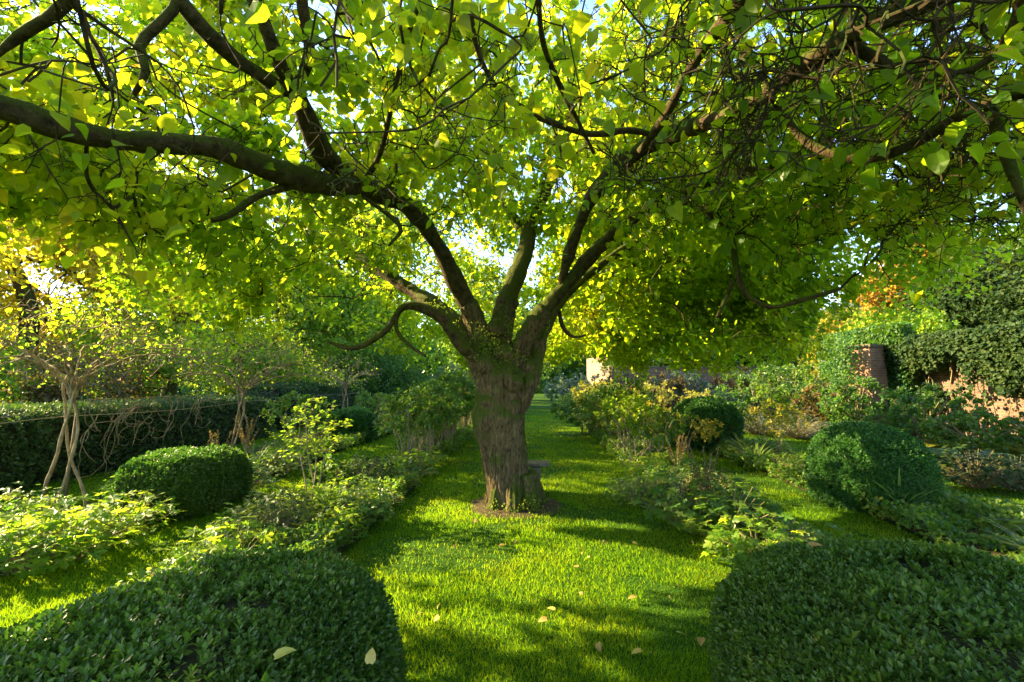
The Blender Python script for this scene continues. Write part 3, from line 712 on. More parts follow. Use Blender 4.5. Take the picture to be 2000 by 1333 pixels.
    right = (lp[:, 0] > .3 + .0 * lp[:, 1]) & (lp[:, 1] < 6.0); keep *= np.where(right, .26, 1.0); keep *= np.where((lp[:, 0] < -2.0) & (lp[:, 1] < 6.5), np.interp(lp[:, 2], [2.6, 4.0, 5.0], [.26, .62, 1.0]), 1.0); keep *= np.where(lp[:, 1] < 6.2, np.interp(lp[:, 0], [.5, 2.0, 3.8], [1, .52, .15]), np.interp(lp[:, 0], [.5, 4.5, 7], [1, .8, .35]))
    rr = np.hypot(lp[:, 0] - off[0], lp[:, 1] - off[1]); keep *= np.where(lp[:, 1] < off[1] - .5, np.interp(rr, [0, 1.5, 3.0], [.25, .5, 1.0]), 1.0); keep *= np.interp(lp[:, 0], [-7, -5], [.3, 1.0])
    keep *= np.clip((fbm(lp * 1.5, 66, 2) - .30) * 5, .15, 1)
    front_open = (lp[:, 1] < 5.2) & (np.abs(lp[:, 0] + .3) < 1.6) & (lp[:, 2] < 3.1); keep *= np.where(front_open, .15, 1)
    k = (RNG.random(len(lp)) < keep) & (d_cam > 1.1); lp = lp[k]; ld = ld[k]; d_cam = d_cam[k]
    k = sun_keep(lp, .985) & shaft_keep(lp, off[0] + 1.0, .60, .92); lp = lp[k]; ld = ld[k]; d_cam = d_cam[k]
    n = len(lp); print('tree leaves', n, 'paths', len(paths), 'twiglets', len(j))
    out = norm(np.c_[lp[:, :2] - off[:2], np.zeros(n)])
    tipd = norm(ld * .35 + rand_dir(n) * .75 + out * .25 + np.array([0, 0, -.45])); nr = norm(rand_dir(n) * .65 + np.array([0, 0, 1.0]))
    ls = (.055 + .068 * RNG.random(n) ** 1.2)
    R = frames(tipd, nr); lf = MB(); k = d_cam < 6.5
    var = RNG.integers(0, 4, n)
    for q_, (a_, b_) in enumerate(((0, .05), (.5, .18), (-.35, .25), (.8, .02))):
        kq = k & (var == q_); lf.inst(*curl(HEART, a_, b_), R[kq], lp[kq] - off, ls[kq])
    lf.inst(*LEAF, R[~k], lp[~k] - off, ls[~k] * 1.1)
    lf.build('crown', M['crown'], root)
    # moss cushions and shoots at the crotch
    ms = MB(); sp = T_sprig(6, .35, .5, 3); c = []
    for px, py, w in ((935, 655, 26), (985, 700, 34), (880, 640, 22), (850, 600, 20), (990, 640, 26), (1060, 640, 16), (965, 668, 30), (940, 690, 18), (1010, 690, 22), (1010, 1000, 40), (975, 1005, 30), (1045, 990, 22)):
        p = at(px, py, B0 - (.26 if 640 < py < 900 else .33 if py > 900 else .12)); c.append(p + RNG.normal(size=(w * 4, 3)) * [.09, .05, .07])
    c = np.vstack(c); ms.inst(*sp, frames(rand_dir(len(c)), norm(rand_dir(len(c)) * .6 + [0, -.5, .8])), c - off, .014 + .018 * RNG.random(len(c)))
    ms.build('moss', M['lime'], root)
build_tree()

# ---------------------------------------------------------------- clipped shrubs and hedges
def clipped(name, c, a, b, h, n, sp, nshoot, leaf, mat, label, cat='shrub', group=None, seed=1, rz=0., flatbase=.35, lump=.05, holes=None, carve=False, sprign=7, w=.30, spL=.55, hgate=.27):
    """c: ground centre; a, b half widths; h height; superellipsoid of exponent n covered in leafy shoots"""
    r = np.random.default_rng(seed); root = empty(name, (c[0], c[1], 0), rz, label=label, cat=cat, group=group)
    cz = h * flatbase; hz = h - cz
    A = np.array([a, b, hz])
    def surf(q):
        s = (np.abs(q) ** n).sum(1) ** (-1 / n); u = q * s[:, None]
        g = norm(np.sign(u) * np.abs(u) ** (n - 1) / A); p = u * A
        p = p + g * (fbm((p + 20 + seed) * 1.7 / max(.6, h) , seed, 2) - .5)[:, None] * lump * 2
        p[:, 2] += cz; return p, g
    th = np.linspace(0, 2 * math.pi, 65)[:-1]; ph = np.linspace(-math.pi / 2, math.pi / 2, 34)
    T, Ph = np.meshgrid(th, ph, indexing='ij'); q = np.stack([np.cos(T) * np.cos(Ph), np.sin(T) * np.cos(Ph), np.sin(Ph)], -1).reshape(-1, 3)
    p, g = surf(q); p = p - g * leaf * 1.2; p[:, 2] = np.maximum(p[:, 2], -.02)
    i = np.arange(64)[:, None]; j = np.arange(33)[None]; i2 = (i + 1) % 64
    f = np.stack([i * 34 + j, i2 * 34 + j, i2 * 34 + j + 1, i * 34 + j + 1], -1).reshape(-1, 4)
    m = MB(); m.add(p, f); m.build('inner_shade_core', M['core'], root, smooth=True)  # closed dark shell, its colour standing in for the shade among inner twigs
    # area weighted shoots
    areas = np.array([b * hz, b * hz, a * hz, a * hz, a * b, a * b * .05]); fc = r.choice(6, nshoot, p=areas / areas.sum())
    uv = r.random((nshoot, 2)) * 2 - 1; q = np.empty((nshoot, 3))
    for k, (ax, sg) in enumerate(((0, 1), (0, -1), (1, 1), (1, -1), (2, 1), (2, -1))):
        s = fc == k; o = [x for x in (0, 1, 2) if x != ax]; q[s, ax] = sg; q[s, o[0]] = uv[s, 0]; q[s, o[1]] = uv[s, 1]
    p, g = surf(q); p = p + g * (r.random((nshoot, 1)) * -1.0 * leaf + .0)
    k = p[:, 2] > .02
    hol = fbm(p * 3.2 + 7, seed + 5, 2); k &= (hol > hgate) | (r.random(len(p)) < .35)
    if holes is not None:
        for hx, hy, hz_, hr in holes: k &= (np.linalg.norm(p - [hx, hy, hz_], axis=1) > hr) | (r.random(len(p)) < .12)
    p = p[k]; g = g[k]; m_ = len(p)
    zd = norm(g + rand_dir(m_) * .55 + np.array([0, 0, .25])); x = norm(np.cross(rand_dir(m_), zd)); y = np.cross(zd, x); R = np.stack([x, y, zd], -1)
    kind = r.integers(0, 3, m_); b_ = MB()
    for s in range(3):
        kk = kind == s; b_.inst(*T_sprig(sprign, w, spL, s), R[kk], p[kk] - zd[kk] * leaf * .6, leaf * (1.1 + .9 * r.random(kk.sum()) ** 2) * (.65 + .7 * fbm(p[kk] * 4.5, seed + 9, 2)) * np.where(r.random(kk.sum()) < .004, 1.7, 1.0))
    b_.build('foliage', M[mat], root)
    return root
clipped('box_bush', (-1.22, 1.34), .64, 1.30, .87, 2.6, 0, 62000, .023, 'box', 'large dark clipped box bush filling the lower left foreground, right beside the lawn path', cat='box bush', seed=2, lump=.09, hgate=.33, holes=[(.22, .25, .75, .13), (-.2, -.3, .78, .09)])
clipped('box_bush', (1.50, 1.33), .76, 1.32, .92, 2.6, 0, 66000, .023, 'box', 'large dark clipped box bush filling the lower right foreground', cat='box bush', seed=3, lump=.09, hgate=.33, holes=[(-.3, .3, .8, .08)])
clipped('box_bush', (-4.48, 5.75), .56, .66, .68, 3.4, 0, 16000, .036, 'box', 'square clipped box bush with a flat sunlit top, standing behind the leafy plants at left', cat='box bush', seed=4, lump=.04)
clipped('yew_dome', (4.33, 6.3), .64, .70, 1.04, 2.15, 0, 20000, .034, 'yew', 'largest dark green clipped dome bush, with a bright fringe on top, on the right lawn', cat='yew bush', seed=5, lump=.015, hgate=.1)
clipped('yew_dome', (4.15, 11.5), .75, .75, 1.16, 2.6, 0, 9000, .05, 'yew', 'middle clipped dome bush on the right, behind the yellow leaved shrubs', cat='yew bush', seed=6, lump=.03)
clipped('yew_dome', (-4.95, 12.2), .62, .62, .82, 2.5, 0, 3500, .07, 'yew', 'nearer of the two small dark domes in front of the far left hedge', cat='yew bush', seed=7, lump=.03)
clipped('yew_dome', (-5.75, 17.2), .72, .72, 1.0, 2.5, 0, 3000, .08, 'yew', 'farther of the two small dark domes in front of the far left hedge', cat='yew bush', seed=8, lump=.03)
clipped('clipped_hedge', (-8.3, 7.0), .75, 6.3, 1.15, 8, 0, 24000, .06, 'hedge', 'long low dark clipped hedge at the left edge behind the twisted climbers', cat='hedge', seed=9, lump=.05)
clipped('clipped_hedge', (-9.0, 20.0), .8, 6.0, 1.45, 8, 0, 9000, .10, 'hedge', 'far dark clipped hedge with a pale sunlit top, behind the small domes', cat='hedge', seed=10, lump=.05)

# ---------------------------------------------------------------- twisted climbers on the wire
def climber(loc, H, Rh, n_att, label, seed, nst=3, lean=0):
    r = np.random.default_rng(seed); root = empty('twisted_climber', (loc[0], loc[1], 0), 0, label=label, cat='climber', group='twisted standard climbers along the left hedge')
    top = np.array([.02, 0, H])
    for i in range(nst):
        a0 = 2 * math.pi * i / nst + .5; pts = []
        for t in np.linspace(0, 1, 26):
            a = a0 + t * 3.6 * (1 if i % 2 else .8); w = (.22 * (1 - t) ** 1.6 + .04 + .03 * math.sin(t * 9 + i)) * (1 if t < .85 else 1 + (t - .85) * 5)
            pts.append([math.cos(a) * w, math.sin(a) * w * .7, -.02 + t * H])
        m = MB(); m.tube(np.array(pts), np.linspace(.019, .013, 26) * (1 + .12 * r.random(26)), 9, disp=lambda v: .008 * (fbm(v * 14, 4, 2) - .5) * 2)
        m.build('stem', M['paletwig'], root, smooth=True)
    base = [top[None] + [[0, 0, -.15]]]; bd = [np.array([[0, 0, 1.0]])]; m = MB()
    nm = 13
    for i in range(nm):
        a = 2 * math.pi * i / nm + r.random() * .3; L = Rh * (.75 + .4 * r.random())
        e = np.array([math.cos(a) * L, math.sin(a) * L * .8, H + .35 + .25 * r.random() - .25 * (i % 3 == 0)])
        q = catmull(np.array([top - [0, 0, .25], top + [math.cos(a) * .12, math.sin(a) * .1, .0], (top + e) / 2 + [0, 0, .18], e]), .07)
        q = q + RNG.normal(size=q.shape) * .010
        m.tube(q, np.linspace(.018, .005, len(q)), 5); base.append(q[3:]); bd.append(norm(np.gradient(q, axis=0))[3:])
    d = norm(r.normal(size=(n_att, 3))) * (.3 + .7 * r.random((n_att, 1)) ** .5); att = np.stack([d[:, 0] * Rh, d[:, 1] * Rh * .85, H + .50 + d[:, 2] * .62], 1)
    P, D, paths = grow(np.vstack(base), np.vstack(bd), att, step=.10, wig=.3, up=.15)
    for pa in paths: m.tube(P[pa], np.linspace(.0085, .004, len(pa)), 3, cap=False)
    m.build('head_branches', M['paletwig'], root)
    idx = np.concatenate([pa[1:] for pa in paths]); pick = r.choice(idx, int(n_att * .45)); p = P[pick] + r.normal(size=(len(pick), 3)) * .05
    n = len(p); b = MB(); b.inst(*LEAF, frames(rand_dir(n, -.2), rand_dir(n, .8)), p, .03 + .035 * r.random(n)); b.build('foliage', M['lime'], root)
    return root
c1 = gnd(118, 1005); c2 = gnd(466, 905); c3 = gnd(655, 850)
climber(c1, 1.62, 1.3, 420, 'nearest twisted bare climber with intertwined pale stems, at the left edge', 1)
climber(c2, 1.5, 1.7, 620, 'second twisted climber with a dense twiggy head, beside the long hedge', 2, nst=4)
climber((c3[0] - .6, 15.5), 1.5, 1.3, 160, 'far twisted climber against the far dark hedge behind the small domes', 5, nst=3)
st = MB(); st.tube(np.array([[0, 0, -.03], [.02, 0, .6], [.06, 0, 1.25]]), .016, 7)
st.build('wooden_stake', M['wood'], smooth=True, label='thin weathered wooden stake beside the nearest twisted climber', cat='stake').location = (c1[0] - .22, c1[1] + .25, 0)
wm = MB(); wp = []
for t in np.linspace(0, 1, 40):
    y = 2.2 + t * 16; wp.append([c1[0] - .1 - (y - c1[1]) * .10, y, 1.17 - .05 * abs(math.sin((y - c1[1]) / 4.4 * math.pi))])
wm.tube(np.array(wp), .0055, 5); wm.build('support_wire', M['wire'], smooth=True, label='thin support wire strung along the row of twisted climbers', cat='wire')
# bare vine tangle hanging over the hedge
def tangle():
    r = np.random.default_rng(5); m = MB(); c = np.array([-7.35, 8.1, 0])
    for i in range(38):
        y0 = r.normal() * .9 * (1 if i % 2 else .7); z0 = 1.15 + .1 * r.random(); k = 7; pts = []; x = .05; y = y0; z = z0; a = r.random() * 6.28
        for s in range(16):
            a += r.normal() * .45 + (.30 if i % 3 else -.25); y += math.cos(a) * .085; z += math.sin(a) * .07 - .028; x += r.normal() * .015 + (.012 if s < 5 else -.004)
            pts.append([x, y, max(.05, min(z, 1.3))])
        m.tube(catmull(np.array(pts), .05), .0045 + .003 * r.random(), 4)
    o = m.build('bare_vine', M['paletwig'], label='tangle of looping bare vine stems hanging over the long low hedge', cat='vine'); o.location = c
tangle()

# ---------------------------------------------------------------- stone bench behind the trunk
def bench():
    p = gnd(1052, 975); root = empty('stone_bench', (p[0] - .30, p[1] + .25, 0), 0, label='small weathered stone bench half hidden behind the tree trunk', cat='bench')
    from_b = lambda lo, hi, nm, bev: None
    def bb(lo, hi, nm):
        m = MB(); m.box(lo, hi); o = m.build(nm, M['stone'], root); md = o.modifiers.new('b', 'BEVEL'); md.width = .012; md.segments = 2; return o
    bb((-.12, -.15, .41), (.46, .15, .455), 'seat'); bb((.20, -.14, -.02), (.33, .14, .398), 'support'); bb((-.08, -.14, -.02), (.05, .14, .398), 'support')
bench()

# ---------------------------------------------------------------- border plants
def rose(seed, mat, H=1.0, nl=900, stem='deadstem', ls=.05): return shrub('border_shrub', (0, 0, 0), .48, .48, H, nl, ls, mat, 'x', 'shrub', nst=7, bare=.4, seed=seed, stem=stem, sr=.008)
def clump(seed, mat, R=.34, H=.42, n=240, ls=.085, tmpl=LOBED, stem=True):
    r = np.random.default_rng(seed); root = empty('leafy_plant', (0, 0, 0)); a = r.random(n) * 2 * math.pi; q = np.sqrt(r.random(n)) * R
    h = H * (1 - .45 * (q / R) ** 2) * (.35 + .85 * r.random(n) ** 1.3); p = np.stack([np.cos(a) * q, np.sin(a) * q, h], 1)
    b = MB(); o = norm(np.stack([np.cos(a), np.sin(a), -.15 + 0 * a], 1) + rand_dir(n) * .6); b.inst(*tmpl, frames(o, norm(rand_dir(n) * .5 + [0, 0, 1])), p, ls * (.5 + .8 * r.random(n)))
    b.build('foliage', M[mat], root); m = MB()
    for i in range(0, n, 3): m.tube(np.array([[p[i, 0] * .2, p[i, 1] * .2, 0], [p[i, 0] * .6, p[i, 1] * .6, p[i, 2] * .7], p[i]]), .0022, 3, cap=False)
    m.build('stems', M['deadstem'], root); return root
def strap(seed, mat='strap', n=46, L=.55, w=.018, bend=.5, name='strap_leaved_plant'):
    r = np.random.default_rng(seed); root = empty(name, (0, 0, 0)); a = r.random(n) * 2 * math.pi; el = rad(50) + rad(35) * r.random(n)
    d = np.stack([np.cos(a) * np.cos(el), np.sin(a) * np.cos(el), np.sin(el)], 1); nr = np.stack([-np.cos(a) * np.sin(el), -np.sin(a) * np.sin(el), np.cos(el)], 1)
    b = MB(); ll = L * (.5 + .6 * r.random(n)); b.inst(*T_blade(w / L, bend, 5), frames(d, nr), np.stack([np.cos(a) * .04, np.sin(a) * .04, 0 * a], 1), ll)
    b.build('foliage', M[mat], root); return root
def fern(seed, mat='peren', n=15, L=.7):
    r = np.random.default_rng(seed); root = empty('fern_plant', (0, 0, 0)); b = MB(); bl = T_leaf(.16, -.05, .02); m = MB()
    for i in range(n):
        a = 2 * math.pi * i / n + r.random() * .4; l = L * (.7 + .4 * r.random()); t = np.linspace(0, 1, 24)
        x = l * .75 * t; z = l * (.85 * t - .62 * t * t); p = np.stack([np.cos(a) * x, np.sin(a) * x, z], 1); T = norm(np.gradient(p, axis=0)); s = np.cross(T, [0, 0, 1]); s = norm(s)
        m.tube(p, np.linspace(.004, .0015, 24), 3, cap=False)
        for sg in (1, -1): b.inst(*bl, frames(norm(s * sg + T * .45), np.cross(s, T))[3:], p[3:], l * .24 * np.sin(np.linspace(.5, 3.0, 21)))
    b.build('fronds', M[mat], root); m.build('stems', M['deadstem'], root); return root
def spike(seed):
    r = np.random.default_rng(seed); root = empty('seed_head_plant', (0, 0, 0)); m = MB(); b = MB()
    for i in range(11):
        a = r.random() * 6.28; h = .5 + .45 * r.random(); p = catmull(np.array([[0, 0, 0], [math.cos(a) * .06, math.sin(a) * .06, h * .5], [math.cos(a) * .2, math.sin(a) * .2, h]]), .05)
        m.tube(p, .003, 3); q = p[int(len(p) * .55):]; q = np.repeat(q, 8, 0); n = len(q); b.inst(*SMALL, frames(rand_dir(n, .3), rand_dir(n)), q + RNG.normal(size=q.shape) * .008, .02 + .02 * r.random(n))
    m.build('stems', M['deadstem'], root); b.build('foliage', M['bronze'], root); return root
PR = {'rose_lime': rose(1, 'lime', 1.0), 'rose_green': rose(2, 'green', 1.1, 1100), 'rose_gold': rose(3, 'yellowpl', .95, 700), 'rose_peren': rose(4, 'peren', .8, 1000),
      'geran': clump(5, 'peren'), 'geran2': clump(6, 'green', .36, .3, 260, .07), 'geran_y': clump(7, 'lime', .36, .34, 220, .10),
      'low': clump(8, 'peren', .40, .26, 700, .040, LEAF), 'grey': clump(9, 'grey', .42, .32, 1000, .035, T_leaf(.16)), 'low2': clump(10, 'bronze', .36, .24, 500, .045, LEAF), 'dark': clump(14, 'dark', .42, .42, 620, .06, LEAF),
      'strap': strap(11), 'strap2': strap(12, 'strap', 60, .8, .02, .7), 'fern': fern(13), 'fern_y': fern(15, 'yellowpl', 13, .6), 'spike': spike(16)}
NOUN = {'rose_lime': ('lime green leafy shrub on bare stems', 'shrub', 'border_shrub'), 'rose_green': ('mid green leafy shrub', 'shrub', 'border_shrub'), 'rose_gold': ('yellow leaved shrub on pale stems', 'shrub', 'border_shrub'), 'rose_peren': ('small dull green shrub', 'shrub', 'border_shrub'),
        'geran': ('mound of lobed green leaves', 'plant', 'leafy_plant'), 'geran2': ('low dark mound of lobed leaves', 'plant', 'leafy_plant'), 'geran_y': ('mound of yellow green lobed leaves', 'plant', 'leafy_plant'), 'low': ('low small leaved green plant', 'plant', 'leafy_plant'),
        'grey': ('grey green fine leaved plant', 'plant', 'leafy_plant'), 'low2': ('low brownish leaved plant', 'plant', 'leafy_plant'), 'dark': ('dark glossy leaved plant', 'plant', 'leafy_plant'), 'strap': ('tuft of pale strap leaves', 'plant', 'strap_leaved_plant'),
        'strap2': ('big tuft of arching strap leaves', 'plant', 'strap_leaved_plant'), 'fern': ('green fern', 'fern', 'fern_plant'), 'fern_y': ('yellowing fern', 'fern', 'fern_plant'), 'spike': ('clump of dry seed heads', 'plant', 'seed_head_plant')}
PLACES = []
def P_(k, x, y, s, bed): PLACES.append((k, x, y, s, bed))
pr = random.Random(3)
BN = {'left_border': 'left path border', 'right_border': 'right path border', 'left_outer_border': 'outer left border', 'right_outer_border': 'outer right border'}
near_mix = {'left_border': ['geran_y', 'low', 'geran', 'geran2', 'dark', 'low', 'geran', 'low2', 'low'],
            'right_border': ['geran', 'geran2', 'low', 'geran', 'low2', 'low', 'low', 'dark', 'geran_y', 'spike'],
            'left_outer_border': ['geran_y', 'geran_y', 'geran', 'low', 'geran2', 'spike', 'low'],
            'right_outer_border': ['geran', 'low', 'geran_y', 'strap', 'low2', 'geran', 'fern', 'grey']}
far_mix = {'left_border': ['rose_peren', 'rose_green', 'rose_lime', 'low', 'rose_green'], 'right_border': ['rose_gold', 'rose_lime', 'rose_green', 'low', 'rose_peren'],
           'left_outer_border': ['strap', 'low', 'spike', 'rose_peren', 'grey'], 'right_outer_border': ['grey', 'rose_gold', 'low', 'strap', 'spike']}
BOXES = [(-1.24, 1.7, 1.5), (1.5, 1.6, 1.5), (-4.45, 5.75, 1.15), (-3.9, 4.9, .9), (4.6, 6.3, 1.3), (4.2, 5.2, .8), (4.15, 11.5, 1.1), (-4.95, 12.2, 1.1), (-4.7, 11.2, .8), (-5.75, 17.2, 1.2), (c1[0], c1[1], .3), (c2[0], c2[1], .3)]
for bed, (bx, hw, y0, y1) in BEDS.items():
    y = y0 + .2; inner = 'outer' not in bed
    i = 0
    while y < (26 if inner else 20):
        far = y > (8.5 if inner else 9)
        mix = far_mix[bed] if far else near_mix[bed]
        for row in (-.5, .5):
            k = mix[(i * 3 + pr.randint(0, 3)) % len(mix)]; i += 1
            x = bx + row * hw * 1.15 + pr.uniform(-.1, .1); yy = y + pr.uniform(-.15, .15)
            if any((x - a) ** 2 + (yy - b) ** 2 < r * r for a, b, r in BOXES): continue
            P_(k, x, yy, pr.uniform(.8, 1.15) * ((1.5 if y < 17 else 1.1) if far and k.startswith('rose') else 1), bed)
        y += .52 + .035 * y
# notable single plants read off the photo
def own(k, px, py, s, label, cat=None):
    p = gnd(px, py); o = copy_tree(PR[k], (p[0], p[1], .02), pr.random() * 6, s, label=label, cat=cat or NOUN[k][1]); return o
from collections import Counter
PLACES.sort(key=lambda t: t[2]); cnt = Counter(); tot = Counter((k, bed) for k, *_, bed in PLACES)
ORD = ['nearest', 'second', 'third', 'fourth', 'fifth', 'sixth', 'seventh', 'eighth', 'ninth', 'tenth', 'eleventh', 'twelfth', 'thirteenth', 'fourteenth', 'fifteenth', 'sixteenth']
used = set(); UNUSED = []
for k, x, y, s, bed in PLACES:
    n = cnt[(k, bed)]; cnt[(k, bed)] += 1; t = tot[(k, bed)]; noun, cat, nm = NOUN[k]
    if t == 1: lab = f'the only {noun} in the {BN[bed]}'
    elif n == 0: lab = f'nearest {noun} in the {BN[bed]}'
    elif n == t - 1: lab = f'farthest {noun} in the {BN[bed]}'
    else: lab = f'{ORD[min(n, 15)]} {noun} from the front in the {BN[bed]}'
    if k not in used: o = PR[k]; used.add(k); o.location = (x, y, .03); o.rotation_euler = (0, 0, pr.random() * 6); o.scale = (s, s, s); tag(o, label=lab, cat=cat)
    else: o = copy_tree(PR[k], (x, y, .03), pr.random() * 6, s, label=lab, cat=cat)
    o.name = nm; o['group'] = f'plants in the {BN[bed]}'
for k in list(PR):
    if k not in used: UNUSED.append(k)
# ground-hugging growth between the plants: nobody could count it
def undergrowth(bed, seed, dens=900, z=.16):
    bx, hw, y0, y1 = BEDS[bed]; r = np.random.default_rng(seed); n = int(dens * 26)
    y = y0 + (min(y1, 24) - y0) * r.random(n) ** 1.5; x = bx + (r.random(n) * 2 - 1) * (hw + .12)
    h = z * np.clip((fbm(np.stack([x * 1.6, y * 1.6, x * 0], 1), seed, 2) - .33) * 5, 0, 1.4) * r.random(n) + .03
    p = np.stack([x, y, h + .02], 1); k = h > .045; p = p[k]; n = len(p)
    b = MB(); b.inst(*LEAF, frames(rand_dir(n, .1), rand_dir(n, 1.0)), p, (.022 + .03 * r.random(n)) * (1 + .04 * p[:, 1])); b.build('undergrowth', M['peren'], kind='stuff')
for i_, b_ in enumerate(BEDS): undergrowth(b_, 70 + i_, 2600)

# sapling at left of the path, the pale leafed shrub
p = gnd(600, 1022)
def sapling():
    root = empty('sapling', (p[0], p[1], 0), 0, label='slender young tree with thin bare stems and a feathery lime green top', cat='sapling')
    r = np.random.default_rng(3); m = MB(); base = []; bd = []
    for i, (ex, ez) in enumerate(((-.20, .95), (.10, 1.05), (.28, .9), (-.05, 1.3))):
        q = catmull(np.array([[0, 0, -.02], [ex * .25 + .02, .03 * i, .4], [ex * .6, .02, .75], [ex, r.normal() * .1, ez]]), .04); m.tube(q, np.linspace(.011, .004, len(q)), 6); base.append(q[14:]); bd.append(norm(np.gradient(q, axis=0))[14:])
    d = norm(r.normal(size=(70, 3))) * (.3 + .7 * r.random((70, 1))); att = np.stack([d[:, 0] * .55, d[:, 1] * .4, 1.02 + d[:, 2] * .42], 1)
    P, D, paths = grow(np.vstack(base), np.vstack(bd), att, step=.045, wig=.15, up=.1)
    for pa in paths: m.tube(P[pa], np.linspace(.0035, .0016, len(pa)), 3, cap=False)
    m.build('trunk', M['paletwig'], root)
    idx = np.concatenate([pa[1:] for pa in paths]); j = np.repeat(idx, 4); n = len(j); pp = P[j] + r.normal(size=(n, 3)) * .012
    side = norm(np.cross(D[j], [0, 0, 1])) * r.choice([-1, 1], (n, 1))
    b = MB(); b.inst(*LEAF, frames(norm(side + D[j] * .5 + rand_dir(n) * .3), rand_dir(n, 2)), pp, .03 + .03 * r.random(n)); b.build('crown', M['lime'], root)
sapling()
shrub('border_shrub', tuple(gnd(650, 965)), .34, .34, .5, 1200, .055, 'peren', 'pale leafy bush right behind the stems of the lime green sapling', nst=9, bare=.1, seed=31, stem='deadstem')
shrub('border_shrub', tuple(gnd(820, 870)), .95, .9, 1.15, 2600, .06, 'lime', 'bushy green shrub with a few orange tips, left of the trunk', nst=12, bare=.2, seed=32, stem='deadstem')
shrub('border_shrub', tuple(gnd(872, 835)), 1.2, 1.2, 1.75, 4200, .065, 'green', 'tall green shrub standing just left of the trunk at the path edge', nst=14, bare=.2, seed=33, stem='deadstem')
shrub('border_shrub', tuple(gnd(1140, 850)), .95, .9, 1.3, 3400, .06, 'green', 'bushy green shrub at the right edge of the path beyond the trunk', nst=12, bare=.2, seed=34, stem='deadstem')
shrub('border_shrub', tuple(gnd(1205, 868)), .8, .7, 1.15, 1100, .06, 'yellowpl', 'yellow leaved shrub with forked pale stems, right of the path', nst=9, bare=.45, seed=35, stem='paletwig', sr=.01)
shrub('border_shrub', tuple(gnd(1340, 885)), .9, .6, .85, 1900, .05, 'yellowpl', 'spreading yellow green shrub leaning in front of the middle right dome', nst=10, bare=.3, seed=36, stem='paletwig', sr=.008)
shrub('bare_shrub', tuple(gnd(1240, 925)), .55, .45, .75, 60, .04, 'lime', 'nearly leafless pale forked shrub in the right path border', nst=6, bare=.2, seed=37, stem='paletwig', sr=.008)
for i, (px, y, rx, H, mt, lab) in enumerate([
    (890, 26, 2.0, 2.6, 'grey', 'hazy grey green bush at the far end of the left path border'),
    (790, 24, 1.8, 2.4, 'green', 'rounded green bush behind the far left border'),
    (1130, 27, 2.0, 2.1, 'grey', 'grey green bush at the far end of the right path border'),
    (1225, 24, 1.5, 2.0, 'dark', 'dark dense bush in front of the distant house'),
    (1290, 22, 1.6, 2.0, 'bronze', 'bronze tinted shrub between the house and the far brick wall'),
    (1000, 34, 2.6, 2.6, 'green', 'wide green bush closing the view behind the trunk'),
    (1480, 17, 1.5, 2.2, 'green', 'leafy green shrub in front of the far brick wall'),
    (1560, 16, 1.6, 2.4, 'peren', 'tall shrub with yellowing leaves left of the brick pier'),
    (1620, 14.5, 1.0, 1.6, 'bronze', 'brown twiggy shrub beside the brick pier'),
    (1668, 13.0, .8, 1.9, 'green', 'loose green shrub hiding the foot of the brick pier'),
    (1800, 11.5, 1.3, 1.5, 'green', 'loose green shrub in front of the vine covered wall'),
    (1900, 10, 1.0, 1.0, 'peren', 'low leafy shrub at the foot of the right hand wall'),
    (1330, 22.4, 1.5, 2.1, 'grey', 'arching grey green shrub hugging the far brick wall'), (1440, 22.6, 1.3, 2.3, 'bronze', 'twiggy brown shrub trained on the far brick wall'), (1530, 22, 1.6, 2.6, 'green', 'tall green shrub at the right end of the far brick wall'),
    (1395, 20, 1.4, 1.3, 'grey', 'wispy grey shrub in front of the far brick wall')]):
    q = at(px, 800, y); shrub('border_shrub', (q[0], q[1], 0), rx, rx * .8, H, int(2600 + 300 * H * rx), .06 + .002 * y, mt, lab, nst=14, bare=.08, seed=40 + i, stem='deadstem', sr=.012)
for i, (px, py, k, s, lab) in enumerate([
    (1560, 858, 'grey', 1.9, 'widest silvery mound beyond the lawn, left of the pier'), (1480, 850, 'grey', 1.8, 'silvery mound at the far edge of the right lawn'), (1640, 870, 'grey', 1.6, 'silvery mound just behind the largest dome'),
    (1880, 925, 'fern', 1.5, 'large green fern right of the largest dome'), (1960, 900, 'fern_y', 1.6, 'large yellow fern at the right edge of the picture'), (1840, 890, 'fern_y', 1.4, 'yellowish fern behind the largest dome'), (1800, 850, 'strap2', 1.6, 'tall arching strap leaves behind the largest dome'),
    (1990, 960, 'grey', 1.4, 'blue green mound at the far right lawn edge'), (1905, 955, 'dark', 1.3, 'dark leafy mound right of the largest dome'), (1760, 1010, 'strap2', .9, 'strap leaved tuft at the foot of the largest dome'), (1450, 890, 'strap', 1.1, 'pale spiky tuft beside the middle right dome'),
    (700, 845, 'strap', 1.1, 'pale spiky tuft between the two small left domes'), (490, 930, 'strap', 1.2, 'spiky tuft at the foot of the second twisted climber'), (470, 965, 'geran2', 1.3, 'low leafy mound right of the square box bush'), (540, 930, 'low', 1.4, 'low green plant between the square box bush and sapling'),
    (1345, 1040, 'geran', 1.45, 'largest mound of lobed leaves at the right path edge'), (1430, 1060, 'geran', 1.3, 'mound of lobed leaves just behind the right foreground bush'), (1260, 985, 'low', 1.3, 'leafy mound at the right path edge opposite the bench'),
    (130, 1100, 'geran_y', 1.3, 'yellow green lobed mound in front of the nearest climber'), (40, 1120, 'geran_y', 1.3, 'lobed leaf mound at the left picture edge'), (240, 1050, 'geran_y', 1.2, 'sunlit lobed mound in front of the square box bush'), (590, 1030, 'geran_y', 1.1, 'sunlit leaves at the foot of the sapling'), (480, 1070, 'geran', .9, 'leafy mound behind the left foreground bush'),
    (700, 1030, 'geran', 1.0, 'lobed mound between sapling and lawn path')]):
    own(k, px, py, s, lab)

